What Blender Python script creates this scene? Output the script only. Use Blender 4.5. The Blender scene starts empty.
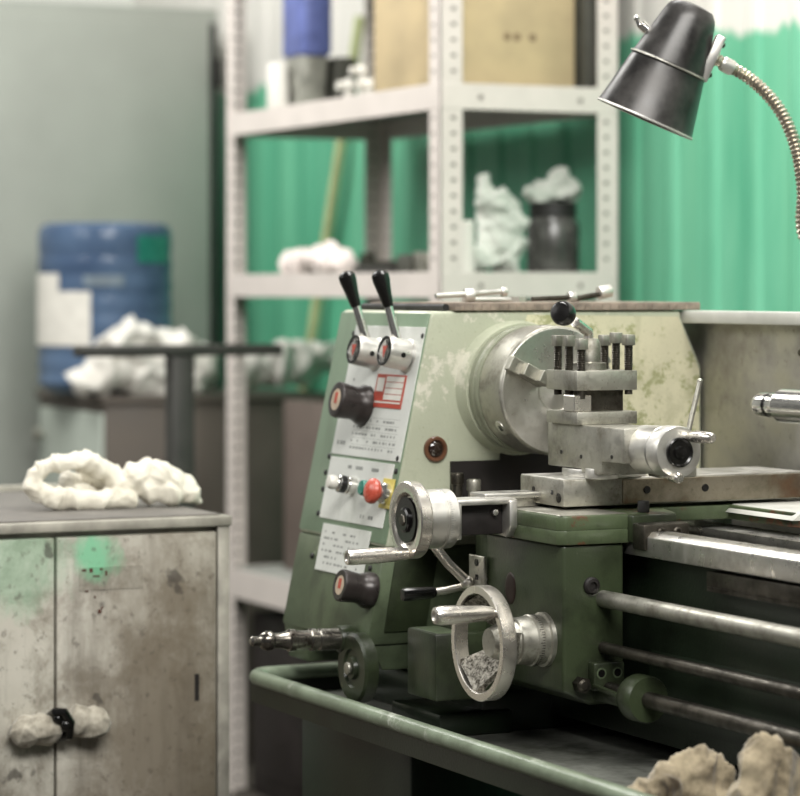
import bpy, bmesh, math, random
from mathutils import Vector, Matrix, noise
random.seed(7)
noise.seed_set(11)
SC = bpy.context.scene
COL = SC.collection
PI = math.pi
R = math.radians

# ------------------------------------------------------------------ camera
F = 2800.0
TH = R(25.5)
CD = Vector((-math.cos(TH), math.sin(TH), 0))
CR = Vector((math.sin(TH), math.cos(TH), 0))
CP = Vector((3.774, -2.0757, 1.3051))
cam = bpy.data.cameras.new('camera')
cam_o = bpy.data.objects.new('camera', cam)
COL.objects.link(cam_o)
cam_o.location = CP
cam_o.rotation_euler = (R(90), 0, math.atan2(CD.y, CD.x) - PI / 2)
cam.sensor_width = 36
cam.lens = F / 800 * 36
cam.shift_y = -(398 - 290) / 800
cam.clip_end = 60
cam.dof.use_dof = True
cam.dof.focus_distance = 4.06
cam.dof.aperture_fstop = 3.7
SC.camera = cam_o
SC.view_settings.view_transform = 'Standard'
SC.view_settings.look = 'None'
SC.view_settings.exposure = 0.15
SC.view_settings.gamma = 1.0


def at(px, py, X=None, Y=None, Z=None):
    """a photo pixel met with one of the scene's own planes"""
    a = (px - 400) / F
    b = (290 - py) / F
    k = CD + CR * a + Vector((0, 0, b))
    t = (X - CP.x) / k.x if X is not None else (Y - CP.y) / k.y if Y is not None else (Z - CP.z) / k.z
    return CP + k * t


# ------------------------------------------------------------------ mesh helpers
class MB:
    def __init__(s):
        s.bm = bmesh.new()

    def box(s, lo, hi, bev=0.0, seg=2, M=None):
        r = bmesh.ops.create_cube(s.bm, size=1.0)
        vs = r['verts']
        c = [(lo[i] + hi[i]) / 2 for i in range(3)]
        d = [abs(hi[i] - lo[i]) for i in range(3)]
        for v in vs:
            v.co = Vector((c[0] + v.co.x * d[0], c[1] + v.co.y * d[1], c[2] + v.co.z * d[2]))
        s._fin(vs, bev, seg, M)
        return s

    def _fin(s, vs, bev, seg, M):
        if bev > 0:
            es = list({e for v in vs for e in v.link_edges})
            r = bmesh.ops.bevel(s.bm, geom=es, offset=bev, segments=seg, profile=.5, affect='EDGES', clamp_overlap=True)
            vs = list({v for f in r['faces'] for v in f.verts} | {v for v in vs if v.is_valid})
        if M is not None:
            for v in vs:
                v.co = M @ v.co

    def prism(s, poly, t0, t1, axis='X', bev=0.0, seg=2, M=None):
        """poly in the two other axes (cyclic order YZ / XZ / XY), extruded along axis"""
        def P(a, b, t):
            return {'X': (t, a, b), 'Y': (a, t, b), 'Z': (a, b, t)}[axis]
        v0 = [s.bm.verts.new(P(a, b, t0)) for a, b in poly]
        v1 = [s.bm.verts.new(P(a, b, t1)) for a, b in poly]
        n = len(poly)
        fs = [s.bm.faces.new(v0), s.bm.faces.new(v1[::-1])]
        for i in range(n):
            j = (i + 1) % n
            fs.append(s.bm.faces.new((v0[j], v0[i], v1[i], v1[j])))
        bmesh.ops.recalc_face_normals(s.bm, faces=fs)
        s._fin(v0 + v1, bev, seg, M)
        return s

    def lathe(s, prof, p, d, n=32, cap=True):
        """prof: list of (t, r) along direction d from point p"""
        d = Vector(d).normalized()
        p = Vector(p)
        u = d.orthogonal().normalized()
        w = d.cross(u)
        rings = []
        for t, r in prof:
            if r < 1e-5:
                rings.append([s.bm.verts.new(p + d * t)])
            else:
                rings.append([s.bm.verts.new(p + d * t + (u * math.cos(2 * PI * i / n) + w * math.sin(2 * PI * i / n)) * r) for i in range(n)])
        fs = []
        for a, b in zip(rings, rings[1:]):
            for i in range(n):
                j = (i + 1) % n
                q = []
                for v in (a[i % len(a)], a[j % len(a)], b[j % len(b)], b[i % len(b)]):
                    if v not in q:
                        q.append(v)
                if len(q) > 2:
                    fs.append(s.bm.faces.new(q))
        if cap:
            for rg in (rings[0], rings[-1]):
                if len(rg) > 2:
                    fs.append(s.bm.faces.new(rg))
        bmesh.ops.recalc_face_normals(s.bm, faces=fs)
        return s

    def cyl(s, p, q, r, r2=None, n=24, bev=0.0):
        p = Vector(p); q = Vector(q)
        L = (q - p).length
        r2 = r if r2 is None else r2
        if bev > 0:
            pr = [(0, r - bev), (bev * .3, r - bev * .3), (bev, r), (L - bev, r2), (L - bev * .3, r2 - bev * .3), (L, r2 - bev)]
        else:
            pr = [(0, r), (L, r2)]
        return s.lathe(pr, p, q - p, n)

    def tube(s, pts, r, n=12, close=False):
        pts = [Vector(p) for p in pts]
        rs = r if isinstance(r, (list, tuple)) else [r] * len(pts)
        m = len(pts)
        prev = None
        rings = []
        for i, p in enumerate(pts):
            if close:
                t = pts[(i + 1) % m] - pts[i - 1]
            else:
                t = pts[min(i + 1, m - 1)] - pts[max(i - 1, 0)]
            t.normalize()
            if prev is None:
                u = t.orthogonal().normalized()
            else:
                u = (prev - t * prev.dot(t)).normalized()
            prev = u
            w = t.cross(u)
            rings.append([s.bm.verts.new(p + (u * math.cos(2 * PI * k / n) + w * math.sin(2 * PI * k / n)) * rs[i]) for k in range(n)])
        fs = []
        prs = list(zip(rings, rings[1:])) + ([(rings[-1], rings[0])] if close else [])
        for a, b in prs:
            for k in range(n):
                j = (k + 1) % n
                fs.append(s.bm.faces.new((a[k], a[j], b[j], b[k])))
        if not close:
            fs.append(s.bm.faces.new(rings[0])); fs.append(s.bm.faces.new(rings[-1]))
        bmesh.ops.recalc_face_normals(s.bm, faces=fs)
        return s

    def ball(s, c, r, sub=3, sc=(1, 1, 1)):
        q = bmesh.ops.create_icosphere(s.bm, subdivisions=sub, radius=r)
        for v in q['verts']:
            v.co = Vector((v.co.x * sc[0], v.co.y * sc[1], v.co.z * sc[2])) + Vector(c)
        return s

    def hexa(s, p, q, r):
        return s.cyl(p, q, r, n=6)


def merge(mb, mb2, idx=1):
    me = bpy.data.meshes.new('tmp'); mb2.bm.to_mesh(me); mb2.bm.free()
    for p in me.polygons:
        p.material_index = idx
    mb.bm.from_mesh(me); bpy.data.meshes.remove(me)
    return mb


def orig(o):
    v = Vector((0, 0, 0))
    while o is not None:
        v += o.location
        o = o.parent
    return v


def part(name, mb, mat, parent=None, label=None, smooth=True, ang=32):
    bm = mb.bm if isinstance(mb, MB) else mb
    me = bpy.data.meshes.new(name)
    if parent is not None:
        off = orig(parent)
        for v in bm.verts:
            v.co -= off
    bm.to_mesh(me); bm.free()
    if smooth:
        for p in me.polygons:
            p.use_smooth = True
        me.set_sharp_from_angle(angle=R(ang))
    me.materials.append(mat)
    o = bpy.data.objects.new(name, me)
    COL.objects.link(o)
    if parent is not None:
        o.parent = parent
    if label:
        o['label'] = label
    return o


def thing(name, loc, label, cat, group=None):
    o = bpy.data.objects.new(name, None)
    o.empty_display_size = .05
    COL.objects.link(o)
    o.location = loc
    tag(o, label, cat, group)
    return o


def tag(o, label, cat, group=None):
    o['label'] = label; o['category'] = cat
    if group:
        o['group'] = group
    return o


def rebase(o, loc):
    """moves a one-mesh thing's origin to its base"""
    loc = Vector(loc)
    for v in o.data.vertices:
        v.co -= loc
    o.location = loc
    return o


def struct(name, mb, mat, smooth=False):
    o = part(name, mb, mat, None, smooth=smooth)
    o['kind'] = 'structure'
    return o


def dup(o, parent, delta):
    c = o.copy()
    COL.objects.link(c)
    c.parent = parent
    c.location = o.location + Vector(delta)
    for k in list(o.children):
        g = k.copy(); COL.objects.link(g); g.parent = c
    return c


# ------------------------------------------------------------------ materials
def srgb(*c):
    return tuple((((x / 255) / 12.92) if x / 255 <= .04045 else ((x / 255 + .055) / 1.055) ** 2.4) for x in c) + (1,)


class NT:
    def __init__(s, name):
        s.m = bpy.data.materials.new(name)
        s.m.use_nodes = True
        s.t = s.m.node_tree
        s.b = s.t.nodes['Principled BSDF']
        s.tc = None

    def n(s, typ, **kw):
        x = s.t.nodes.new(typ)
        for k, v in kw.items():
            setattr(x, k, v)
        return x

    def l(s, a, b):
        s.t.links.new(a, b)

    def coord(s, scale=(1, 1, 1)):
        if s.tc is None:
            s.tc = s.n('ShaderNodeTexCoord')
        mp = s.n('ShaderNodeMapping')
        mp.inputs['Scale'].default_value = scale
        s.l(s.tc.outputs['Object'], mp.inputs[0])
        return mp.outputs[0]

    def noise(s, sc, det=6, rough=.6, scale=(1, 1, 1), lo=.4, hi=.6, dist=0.0):
        t = s.n('ShaderNodeTexNoise')
        t.inputs['Scale'].default_value = sc
        t.inputs['Detail'].default_value = det
        t.inputs['Roughness'].default_value = rough
        t.inputs['Distortion'].default_value = dist
        s.l(s.coord(scale), t.inputs['Vector'])
        r = s.n('ShaderNodeMapRange')
        r.inputs[1].default_value = lo; r.inputs[2].default_value = hi
        s.l(t.outputs[0], r.inputs[0])
        return r.outputs[0]

    def mix(s, fac, a, b, blend='MIX'):
        x = s.n('ShaderNodeMix', data_type='RGBA', blend_type=blend)
        for i, v in ((0, fac), (6, a), (7, b)):
            if isinstance(v, (int, float, tuple)):
                x.inputs[i].default_value = v
            else:
                s.l(v, x.inputs[i])
        return x.outputs[2]

    def math(s, op, a, b):
        x = s.n('ShaderNodeMath', operation=op)
        for i, v in ((0, a), (1, b)):
            if isinstance(v, (int, float)):
                x.inputs[i].default_value = v
            else:
                s.l(v, x.inputs[i])
        return x.outputs[0]

    def set(s, k, v):
        if isinstance(v, (int, float, tuple)):
            s.b.inputs[k].default_value = v
        else:
            s.l(v, s.b.inputs[k])

    def bump(s, h, st=.2, dist=.002):
        x = s.n('ShaderNodeBump')
        x.inputs['Strength'].default_value = st
        x.inputs['Distance'].default_value = dist
        s.l(h, x.inputs['Height'])
        s.l(x.outputs[0], s.b.inputs['Normal'])


def plain(name, c, rough=.5, metal=0.0, var=.15, vs=30, coat=0.0):
    k = NT(name)
    n = k.noise(vs, 5, .6, lo=.35, hi=.65)
    dk = tuple(x * (1 - var * 2) for x in c[:3]) + (1,)
    k.set('Base Color', k.mix(n, dk, c))
    rr = k.n('ShaderNodeMapRange')
    rr.inputs[3].default_value = rough * .8; rr.inputs[4].default_value = min(1, rough * 1.2)
    k.l(n, rr.inputs[0]); k.l(rr.outputs[0], k.b.inputs['Roughness'])
    k.set('Metallic', metal)
    if coat:
        k.set('Coat Weight', coat)
    return k.m


def paint(name, c, dirt, chip=None, chip_amt=(.62, .66), dirt_amt=(.45, .75), sc=9, rough=.42, streak=True, chips_sc=14):
    """enamel paint with oily dirt, vertical runs and chipped spots"""
    k = NT(name)
    col = k.mix(k.noise(sc * .6, 4, lo=.3, hi=.7), tuple(x * .82 for x in c[:3]) + (1,), c)
    d1 = k.noise(sc, 8, .65, lo=dirt_amt[0], hi=dirt_amt[1])
    col = k.mix(d1, col, dirt)
    if streak:
        d2 = k.noise(sc * 2.2, 5, .6, scale=(1, 1, .12), lo=.56, hi=.78)
        col = k.mix(k.math('MULTIPLY', d2, .6), col, dirt)
    fine = k.noise(160, 3, .7, lo=.62, hi=.72)
    col = k.mix(k.math('MULTIPLY', fine, .45), col, dirt)
    if chip:
        ch = k.noise(chips_sc, 8, .7, lo=chip_amt[0], hi=chip_amt[1])
        col = k.mix(ch, col, chip)
    k.set('Base Color', col)
    k.set('Roughness', rough)
    k.bump(k.noise(220, 3, .5, lo=.3, hi=.7), .12, .001)
    return k.m


def metal(name, c, rough=.3, grime=(.12, .1, .08, 1), amt=(.55, .8), sc=18, brushed=None, aniso=None, rust=None, spots=.5):
    k = NT(name)
    col = k.mix(k.noise(sc, 7, .65, lo=amt[0], hi=amt[1]), c, grime)
    sp = k.noise(sc * 9, 3, .7, lo=.6, hi=.72)
    col = k.mix(k.math('MULTIPLY', sp, spots), col, grime)
    if rust:
        col = k.mix(k.noise(sc * .5, 6, .6, lo=.52, hi=.72), col, rust)
    k.set('Base Color', col)
    k.set('Metallic', .92)
    rr = k.n('ShaderNodeMapRange')
    rr.inputs[3].default_value = rough * .75; rr.inputs[4].default_value = rough * 1.5
    k.l(k.noise(sc * 2, 4, lo=.3, hi=.7), rr.inputs[0])
    k.l(rr.outputs[0], k.b.inputs['Roughness'])
    if brushed:
        k.bump(k.noise(60, 3, .6, scale=brushed, lo=.2, hi=.8), .15, .0006)
    if aniso:
        tg = k.n('ShaderNodeTangent', direction_type='RADIAL', axis=aniso)
        k.l(tg.outputs[0], k.b.inputs['Tangent'])
        k.set('Anisotropic', .75)
    return k.m


def cloth_mat(name, c, stain, amt=(.5, .75), sc=12):
    k = NT(name)
    col = k.mix(k.noise(sc, 6, .65, lo=amt[0], hi=amt[1]), c, stain)
    k.set('Base Color', col)
    k.set('Roughness', .95)
    k.set('Sheen Weight', .25)
    k.set('Specular IOR Level', .15)
    k.bump(k.noise(500, 2, .5, lo=.2, hi=.8), .15, .001)
    return k.m


M = {}
M['pale'] = paint('pale_green_enamel', srgb(180, 184, 162), srgb(112, 114, 92), srgb(200, 198, 182), (.57, .62), (.56, .86), 7, .4)
M['panelgreen'] = paint('shaded_side_green_enamel', srgb(118, 138, 114), srgb(76, 88, 68), None, sc=6, dirt_amt=(.55, .9), rough=.38)
M['mid'] = paint('worn_and_shaded_green_enamel', srgb(86, 98, 74), srgb(36, 38, 28), srgb(140, 146, 120), (.66, .7), (.46, .8), 10, .38)
M['dark'] = paint('dark_green_enamel', srgb(53, 62, 42), srgb(20, 21, 15), srgb(120, 116, 88), (.67, .7), (.45, .75), 11, .32)
M['rustgreen'] = paint('rusty_green_enamel', srgb(78, 90, 64), srgb(38, 41, 28), srgb(90, 58, 40), (.56, .6), (.5, .8), 9, .36, chips_sc=20)
M['deep'] = paint('oily_green_enamel', srgb(28, 37, 26), srgb(12, 13, 9), None, sc=8, rough=.3)
M['backplate'] = paint('grey_green_backplate', srgb(138, 142, 122), srgb(84, 84, 66), srgb(160, 158, 144), (.56, .66), (.5, .85), 10, .34)
M['peel'] = paint('peeling_beige_enamel', srgb(206, 202, 172), srgb(128, 130, 96), srgb(150, 152, 112), (.54, .6), (.5, .8), 10, .42, chips_sc=30)
M['steel'] = metal('machined_steel', srgb(206, 204, 198), .3, srgb(120, 112, 98), (.5, .85))
M['steelx'] = metal('turned_steel_face', srgb(206, 204, 196), .32, srgb(150, 144, 130), (.5, .9), aniso='X')
M['steely'] = metal('polished_handwheel_steel', srgb(222, 217, 208), .24, srgb(150, 134, 114), (.66, 1.0), 9, spots=.12)
M['oldsteel'] = metal('worn_grey_steel', srgb(176, 174, 164), .4, srgb(84, 78, 64), (.48, .78), 22)
M['darksteel'] = metal('dark_oily_steel', srgb(96, 92, 84), .36, srgb(36, 32, 26), (.4, .7), 26)
M['slide'] = metal('stained_slide_steel', srgb(156, 148, 132), .36, srgb(88, 82, 62), (.42, .72), 16, rust=srgb(124, 92, 70))
M['guard'] = metal('smeared_sheet_steel', srgb(182, 180, 174), .5, srgb(128, 122, 112), (.42, .8), 7, brushed=(1, 1, .1))
M['guardlip'] = plain('pale_grey_paint', srgb(196, 196, 188), .45, 0, .08, 20)
M['cast'] = metal('rough_cast_web', srgb(170, 166, 156), .5, srgb(74, 70, 62), (.42, .62), 160)
M['chrome'] = metal('chrome', srgb(222, 220, 214), .14, srgb(150, 140, 126), (.65, .95))
M['black'] = plain('black_plastic', srgb(20, 19, 18), .22, 0, .2, 30)
M['blackmat'] = plain('black_rubber', srgb(34, 33, 31), .6, 0, .25, 30)
M['recess'] = plain('black_casting_and_recess_shade', srgb(26, 20, 18), .6, 0, .3, 20)
M['knob'] = plain('dark_grey_knob', srgb(58, 52, 50), .32, .3, .25, 30)
M['hub'] = metal('satin_aluminium', srgb(206, 204, 198), .36, srgb(120, 114, 104), (.6, .95), 14, spots=.15)
M['plate'] = paint('printed_label_plate', srgb(216, 218, 212), srgb(158, 162, 152), None, sc=8, dirt_amt=(.55, .95), rough=.35)
M['print'] = plain('faded_black_print', srgb(146, 148, 144), .5)
M['red'] = plain('warning_red', srgb(176, 74, 58), .4, 0, .12)
M['redcap'] = plain('red_button_plastic', srgb(190, 84, 66), .28, 0, .12, 40)
M['white'] = plain('white_plastic', srgb(214, 211, 202), .35, 0, .06)
M['teal'] = plain('teal_plastic', srgb(40, 120, 104), .3, 0, .1)
M['yellow'] = plain('yellow_plate', srgb(206, 190, 96), .4, 0, .1)
M['tan'] = plain('tan_disc', srgb(190, 172, 150), .4, 0, .15, 60)
M['rim'] = paint('green_tray_rim', srgb(128, 140, 120), srgb(70, 78, 58), srgb(176, 180, 168), (.6, .68), (.45, .85), 12, .3, streak=False)
M['tray'] = metal('oily_tray_steel', srgb(150, 152, 144), .42, srgb(60, 62, 54), (.4, .66), 5)
M['tray'].node_tree.nodes['Principled BSDF'].inputs['Metallic'].default_value = .45
M['grip'] = M['black']
M['shade'] = plain('scuffed_black_lamp_enamel', srgb(62, 60, 58), .36, .3, .40, 22)
M['goose'] = metal('gooseneck_steel', srgb(196, 188, 172), .28, srgb(100, 90, 74), (.5, .9), 40)
M['shelfpaint'] = plain('cream_shelf_paint', srgb(206, 198, 191), .5, 0, .04, 12)
M['shelfpan'] = plain('grey_shelf_sheet', srgb(150, 152, 146), .55, 0, .1, 10)
M['hole'] = plain('shelf_slot_black', srgb(120, 112, 106), .8)
M['cardboard'] = plain('cardboard', srgb(184, 166, 130), .8, 0, .1, 9)
M['card2'] = plain('tape', srgb(160, 136, 98), .5, 0, .08, 9)
M['lockergrey'] = plain('grey_locker_paint', srgb(150, 154, 146), .5, 0, .04, 4)
M['cabgrey'] = plain('grey_green_cabinet_paint', srgb(168, 176, 166), .5, 0, .06, 5)
M['benchbrown'] = plain('brown_grey_panel', srgb(92, 84, 76), .6, 0, .12, 6)
M['tdark'] = plain('dark_grey_steel_paint', srgb(54, 53, 49), .5, .2, .15, 14)
M['blue'] = None
M['bluepack'] = plain('blue_printed_film', srgb(98, 110, 168), .4, 0, .2, 22)
M['greyfilm'] = plain('grey_film', srgb(150, 150, 140), .35, 0, .25, 24)
M['darkbox'] = plain('dark_grey_box', srgb(70, 70, 62), .6, 0, .15)
M['filler'] = plain('dark_brown_filler', srgb(34, 27, 24), .6, 0, .25, 6)
M['brownpanel'] = plain('brown_grey_sheet', srgb(112, 100, 92), .6, 0, .12, 5)
M['wood'] = plain('pale_wood', srgb(182, 190, 140), .7, 0, .1, 14)
M['board'] = plain('worn_brown_board', srgb(150, 136, 122), .75, 0, .25, 40)
M['rag'] = cloth_mat('dirty_cotton', srgb(216, 211, 196), srgb(150, 141, 120), (.55, .85), 14)
M['ragdark'] = cloth_mat('oily_cotton', srgb(158, 146, 122), srgb(58, 49, 37), (.42, .62), 11)
M['bagwhite'] = cloth_mat('white_cloth', srgb(214, 211, 203), srgb(176, 172, 160), (.5, .9), 5)
M['pinkrag'] = cloth_mat('pinkish_cloth', srgb(224, 212, 206), srgb(180, 168, 160), (.5, .9), 8)
M['tape'] = cloth_mat('dirty_wrapping_tape', srgb(176, 170, 156), srgb(96, 90, 76), (.42, .72), 26)
M['jarglass'] = plain('dark_jar', srgb(84, 84, 80), .25, 0, .3, 25)
M['film'] = cloth_mat('cloudy_plastic_bag', srgb(200, 203, 194), srgb(150, 160, 148), (.4, .8), 20)

k = NT('blue_water_bottle_plastic')
k.set('Base Color', k.mix(k.noise(4, 3, lo=.3, hi=.7), srgb(58, 76, 104), srgb(104, 126, 154)))
k.set('Roughness', .16); k.set('Transmission Weight', .25); k.set('IOR', 1.3)
M['blue'] = k.m

# front cabinet: grey paint worn to brown grime, green remnants at the top
def cabinet_mat(name):
    k = NT(name)
    xyz = k.n('ShaderNodeSeparateXYZ'); k.l(k.coord(), xyz.inputs[0])

    def blob(cy_, cz_, ry, rz, lo, hi, nz):
        a = k.math('DIVIDE', k.math('ADD', xyz.outputs[1], -cy_), ry)
        b = k.math('DIVIDE', k.math('ADD', xyz.outputs[2], -cz_), rz)
        d = k.math('ADD', k.math('MULTIPLY', a, a), k.math('MULTIPLY', b, b))
        d = k.math('ADD', d, k.math('MULTIPLY', k.noise(nz, 6, .7, scale=(1, 1, .5), lo=.3, hi=.7), .9))
        r = k.n('ShaderNodeMapRange'); r.inputs[1].default_value = hi; r.inputs[2].default_value = lo
        k.l(d, r.inputs[0])
        return r.outputs[0]
    col = k.mix(k.noise(5, 4, lo=.3, hi=.7), srgb(172, 168, 156), srgb(196, 192, 180))
    col = k.mix(k.math('MULTIPLY', blob(.19, .40, .20, .62, .6, 1.5, 9), .85), col, srgb(104, 94, 78))
    gr = k.noise(8, 9, .72, lo=.46, hi=.60, dist=.4)
    col = k.mix(k.math('MULTIPLY', gr, .62), col, srgb(98, 88, 72))
    col = k.mix(k.math('MULTIPLY', blob(-.085, .86, .13, .10, .6, 1.3, 22), .45), col, srgb(120, 168, 136))
    st = k.noise(16, 6, .65, scale=(1, 1, .13), lo=.52, hi=.7)
    col = k.mix(k.math('MULTIPLY', st, .55), col, srgb(88, 80, 68))
    col = k.mix(blob(.062, .868, .060, .055, .45, 1.25, 26), col, srgb(112, 172, 134))
    sp = k.noise(60, 4, .7, lo=.58, hi=.66)
    col = k.mix(k.math('MULTIPLY', sp, .5), col, srgb(74, 66, 56))
    bl = k.noise(17, 3, .5, lo=.66, hi=.7)
    col = k.mix(k.math('MULTIPLY', bl, .7), col, srgb(50, 44, 38))
    k.set('Base Color', col)
    k.set('Roughness', .55)
    k.bump(k.noise(40, 4, lo=.2, hi=.8), .12, .002)
    return k.m
M['cab'] = cabinet_mat('grimy_cabinet_paint')
M['cabedge'] = plain('worn_cabinet_edge', srgb(176, 172, 160), .5, .2, .18, 20)
M['cabgreen'] = paint('green_paint_remnant', srgb(128, 178, 142), srgb(168, 170, 156), srgb(176, 172, 160), (.5, .58), (.5, .8), 14, .5, chips_sc=22)
M['cabtop'] = plain('dark_grey_rubber_mat', srgb(112, 108, 102), .65, 0, .18, 14)

# walls
k = NT('green_painted_corrugated_wall')
xyz = k.n('ShaderNodeSeparateXYZ'); k.l(k.coord(), xyz.inputs[0])
jag = k.noise(5, 3, .7, scale=(1, 0, .05), lo=.3, hi=.7)
edge = k.math('ADD', k.math('MULTIPLY', jag, .07), k.math('MULTIPLY', xyz.outputs[0], -.02))
edge = k.math('ADD', edge, 1.80)
msk = k.n('ShaderNodeMapRange'); msk.inputs[1].default_value = -.012; msk.inputs[2].default_value = .012
k.l(k.math('SUBTRACT', edge, xyz.outputs[2]), msk.inputs[0])
g = k.mix(k.noise(9, 5, .6, scale=(1, 1, .05), lo=.3, hi=.7), srgb(72, 156, 122), srgb(106, 182, 146))
g = k.mix(k.noise(3, 4, .6, scale=(1, 1, .25), lo=.48, hi=.62), g, srgb(108, 182, 148))
g = k.mix(k.math('MULTIPLY', k.noise(24, 4, .6, scale=(1, 1, .04), lo=.55, hi=.75), .5), g, srgb(120, 188, 150))
k.set('Base Color', k.mix(msk.outputs[0], srgb(212, 210, 203), g))
k.set('Roughness', .5)
M['wallgreen'] = k.m
M['wallwhite'] = plain('white_wall_paint', srgb(222, 224, 218), .7, 0, .03, 2)
M['floor'] = plain('dark_workshop_floor', srgb(70, 64, 56), .7, 0, .2, 4)


# smooth with catmull-rom
def crom(P, n=14):
    o = []
    for i in range(len(P) - 1):
        a, b, c, d = P[max(i - 1, 0)], P[i], P[i + 1], P[min(i + 2, len(P) - 1)]
        for j in range(n):
            t = j / n
            o.append(.5 * ((2 * b) + (c - a) * t + (2 * a - 5 * b + 4 * c - d) * t * t + (3 * b - a - 3 * c + d) * t ** 3))
    o.append(P[-1])
    return o



# ------------------------------------------------------------------ cloth lumps
def cloth(name, spheres, mat, voxel=.006, amp=.01, sc=14.0, amp2=.004, sc2=40.0, floor=None, parent=None, smooth_it=2, seed=0.0, fold=(1, 1, 1)):
    bm = bmesh.new()
    for x, y, z, r in spheres:
        q = bmesh.ops.create_icosphere(bm, subdivisions=3, radius=r)
        for v in q['verts']:
            v.co += Vector((x, y, z))
    me = bpy.data.meshes.new('tmp'); bm.to_mesh(me); bm.free()
    t = bpy.data.objects.new('tmp', me); COL.objects.link(t)
    m = t.modifiers.new('r', 'REMESH'); m.mode = 'VOXEL'; m.voxel_size = voxel
    m2 = t.modifiers.new('s', 'SMOOTH'); m2.iterations = smooth_it * 2; m2.factor = .5
    dg = bpy.context.evaluated_depsgraph_get()
    me2 = bpy.data.meshes.new_from_object(t.evaluated_get(dg))
    bpy.data.objects.remove(t); bpy.data.meshes.remove(me)
    bm = bmesh.new(); bm.from_mesh(me2); bpy.data.meshes.remove(me2)
    bm.normal_update()
    S = Vector((seed, seed * 1.7, seed * .3))
    new = []
    for v in bm.verts:
        p = v.co
        wv = noise.noise_vector(p * sc * .5 + S) * .35
        q = Vector((p.x * fold[0], p.y * fold[1], p.z * fold[2])) * sc + wv * 2 + S
        dv_ = noise.voronoi(q * .62)[0]
        r1_ = math.exp(-(dv_[1] - dv_[0]) * 5.5)
        dw_ = noise.voronoi(q * 1.25 + Vector((4, 1, 7)))[0]
        r2_ = math.exp(-(dw_[1] - dw_[0]) * 6)
        b = noise.noise(q * .5)
        c = noise.noise(p * sc2 + S)
        new.append(p + v.normal * (amp * (r1_ * 1.1 + r2_ * .4 + b * .8 - .6) + amp2 * c))
    for v, p in zip(bm.verts, new):
        v.co = p
        if floor is not None and v.co.z < floor:
            v.co.z = floor
    o = part(name, bm, mat, parent, ang=180)
    return o


# ================================================================== SETTING
mb = MB(); mb.box((-5.2, -3.5, -.05), (3.0, 1.25, 0))
struct('floor', mb, M['floor'])
mb = MB()
YW = 1.2
xs = []
x = -5.2
while x < 3.0:
    xs += [(x, 0), (x + .10, 0), (x + .118, -.008), (x + .152, -.008), (x + .17, 0)]
    x += .17
for zz0, zz1 in ((0, 3.2),):
    a = [mb.bm.verts.new((p, YW + q, zz0)) for p, q in xs]
    b = [mb.bm.verts.new((p, YW + q, zz1)) for p, q in xs]
    a2 = [mb.bm.verts.new((xs[0][0], YW + .06, zz0)), mb.bm.verts.new((xs[-1][0], YW + .06, zz0))]
    for i in range(len(xs) - 1):
        if (Vector(xs[i]) - Vector(xs[i + 1])).length > 1e-6:
            mb.bm.faces.new((a[i], a[i + 1], b[i + 1], b[i]))
bmesh.ops.remove_doubles(mb.bm, verts=mb.bm.verts, dist=1e-5)
struct('wall_back', mb, M['wallgreen'])
mb = MB(); mb.box((-5.3, -3.5, 0), (-5.2, 1.25, 3.2))
struct('wall_left', mb, M['wallwhite'])

# ================================================================== LATHE
LT = thing('metal_lathe', (0.1, 0.1, 0), 'green engine lathe with chuck, tool post and two bright handwheels standing over its chip tray', 'lathe')

# ---- pedestal, tray
mb = MB(); mb.box((-.43, -.25, .0), (-.015, .26, .632), .006)
part('pedestal', mb, M['deep'], LT)
mb = MB(); mb.box((.98, -.25, .0), (1.36, .26, .632), .006)
part('pedestal', mb, M['deep'], LT)
mb = MB()
mb.box((-.5, -.305, .628), (1.42, .40, .636))
tray = part('chip_tray', mb, M['tray'], LT, smooth=False)
mb = MB()
mb.box((-.5, -.310, .627), (1.42, -.304, .668))
mb.box((-.506, -.305, .627), (-.5, .40, .668))
mb.box((-.5, .396, .627), (1.42, .401, .68))
part('tray_wall', mb, M['deep'], tray, 'dark green tray wall', smooth=False)
mb = MB()
pts = [(1.42, -.312, .67), (.6, -.312, .67), (0, -.312, .67), (-.46, -.312, .67)]
for i in range(1, 8):
    a = PI / 2 * i / 8
    pts.append((-.46 - .045 * math.sin(a), -.267 - .045 * math.cos(a), .67))
pts += [(-.505, -.26, .67), (-.505, .2, .67), (-.505, .40, .67)]
mb.tube(pts, .0125, 12)
part('rim_bar', mb, M['rim'], tray, 'pale worn green rolled rim')
mb = MB(); mb.box((-.40, -.15, .636), (.02, .24, .70), .008); mb.box((-.14, -.225, .636), (.03, -.1, .672), .006)
part('bed_foot', mb, M['deep'], LT)

# ---- bed and ways
mb = MB()
mb.prism([(-.03, .66), (-.03, .925), (.02, .925), (.02, .90), (.16, .90), (.16, .925), (.215, .925), (.215, .66)], -.14, 1.4, 'X', .003)
bed = part('bed', mb, M['deep'], LT)
mb = MB()
mb.prism([(-.056, .927), (-.056, .955), (-.048, .963), (-.02, .963), (-.004, .95), (.018, .95), (.018, .922), (-.03, .922)], -.145, 1.4, 'X', .0015)
part('front_way', mb, M['steel'], bed)
mb = MB()
mb.prism([(.13, .935), (.13, .951), (.185, .951), (.20, .951), (.215, .94), (.215, .922), (.14, .922)], -.145, 1.4, 'X', .0015)
part('rear_way', mb, M['steel'], bed)
mb = MB(); mb.box((.5, -.05, .9), (.755, -.03, .921), .001)
nt = 46
for i in range(nt):
    mb.box((.502 + i * .0055, -.051, .894), (.502 + i * .0055 + .003, -.032, .90))
part('rack', mb, M['darksteel'], bed)
# cavity casting details
mb = MB()
mb.prism([(-.034, .70), (-.034, .78), (-.027, .80), (-.027, .68)], .32, 1.4, 'X')
part('bed_rib', mb, M['deep'], bed)

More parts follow.
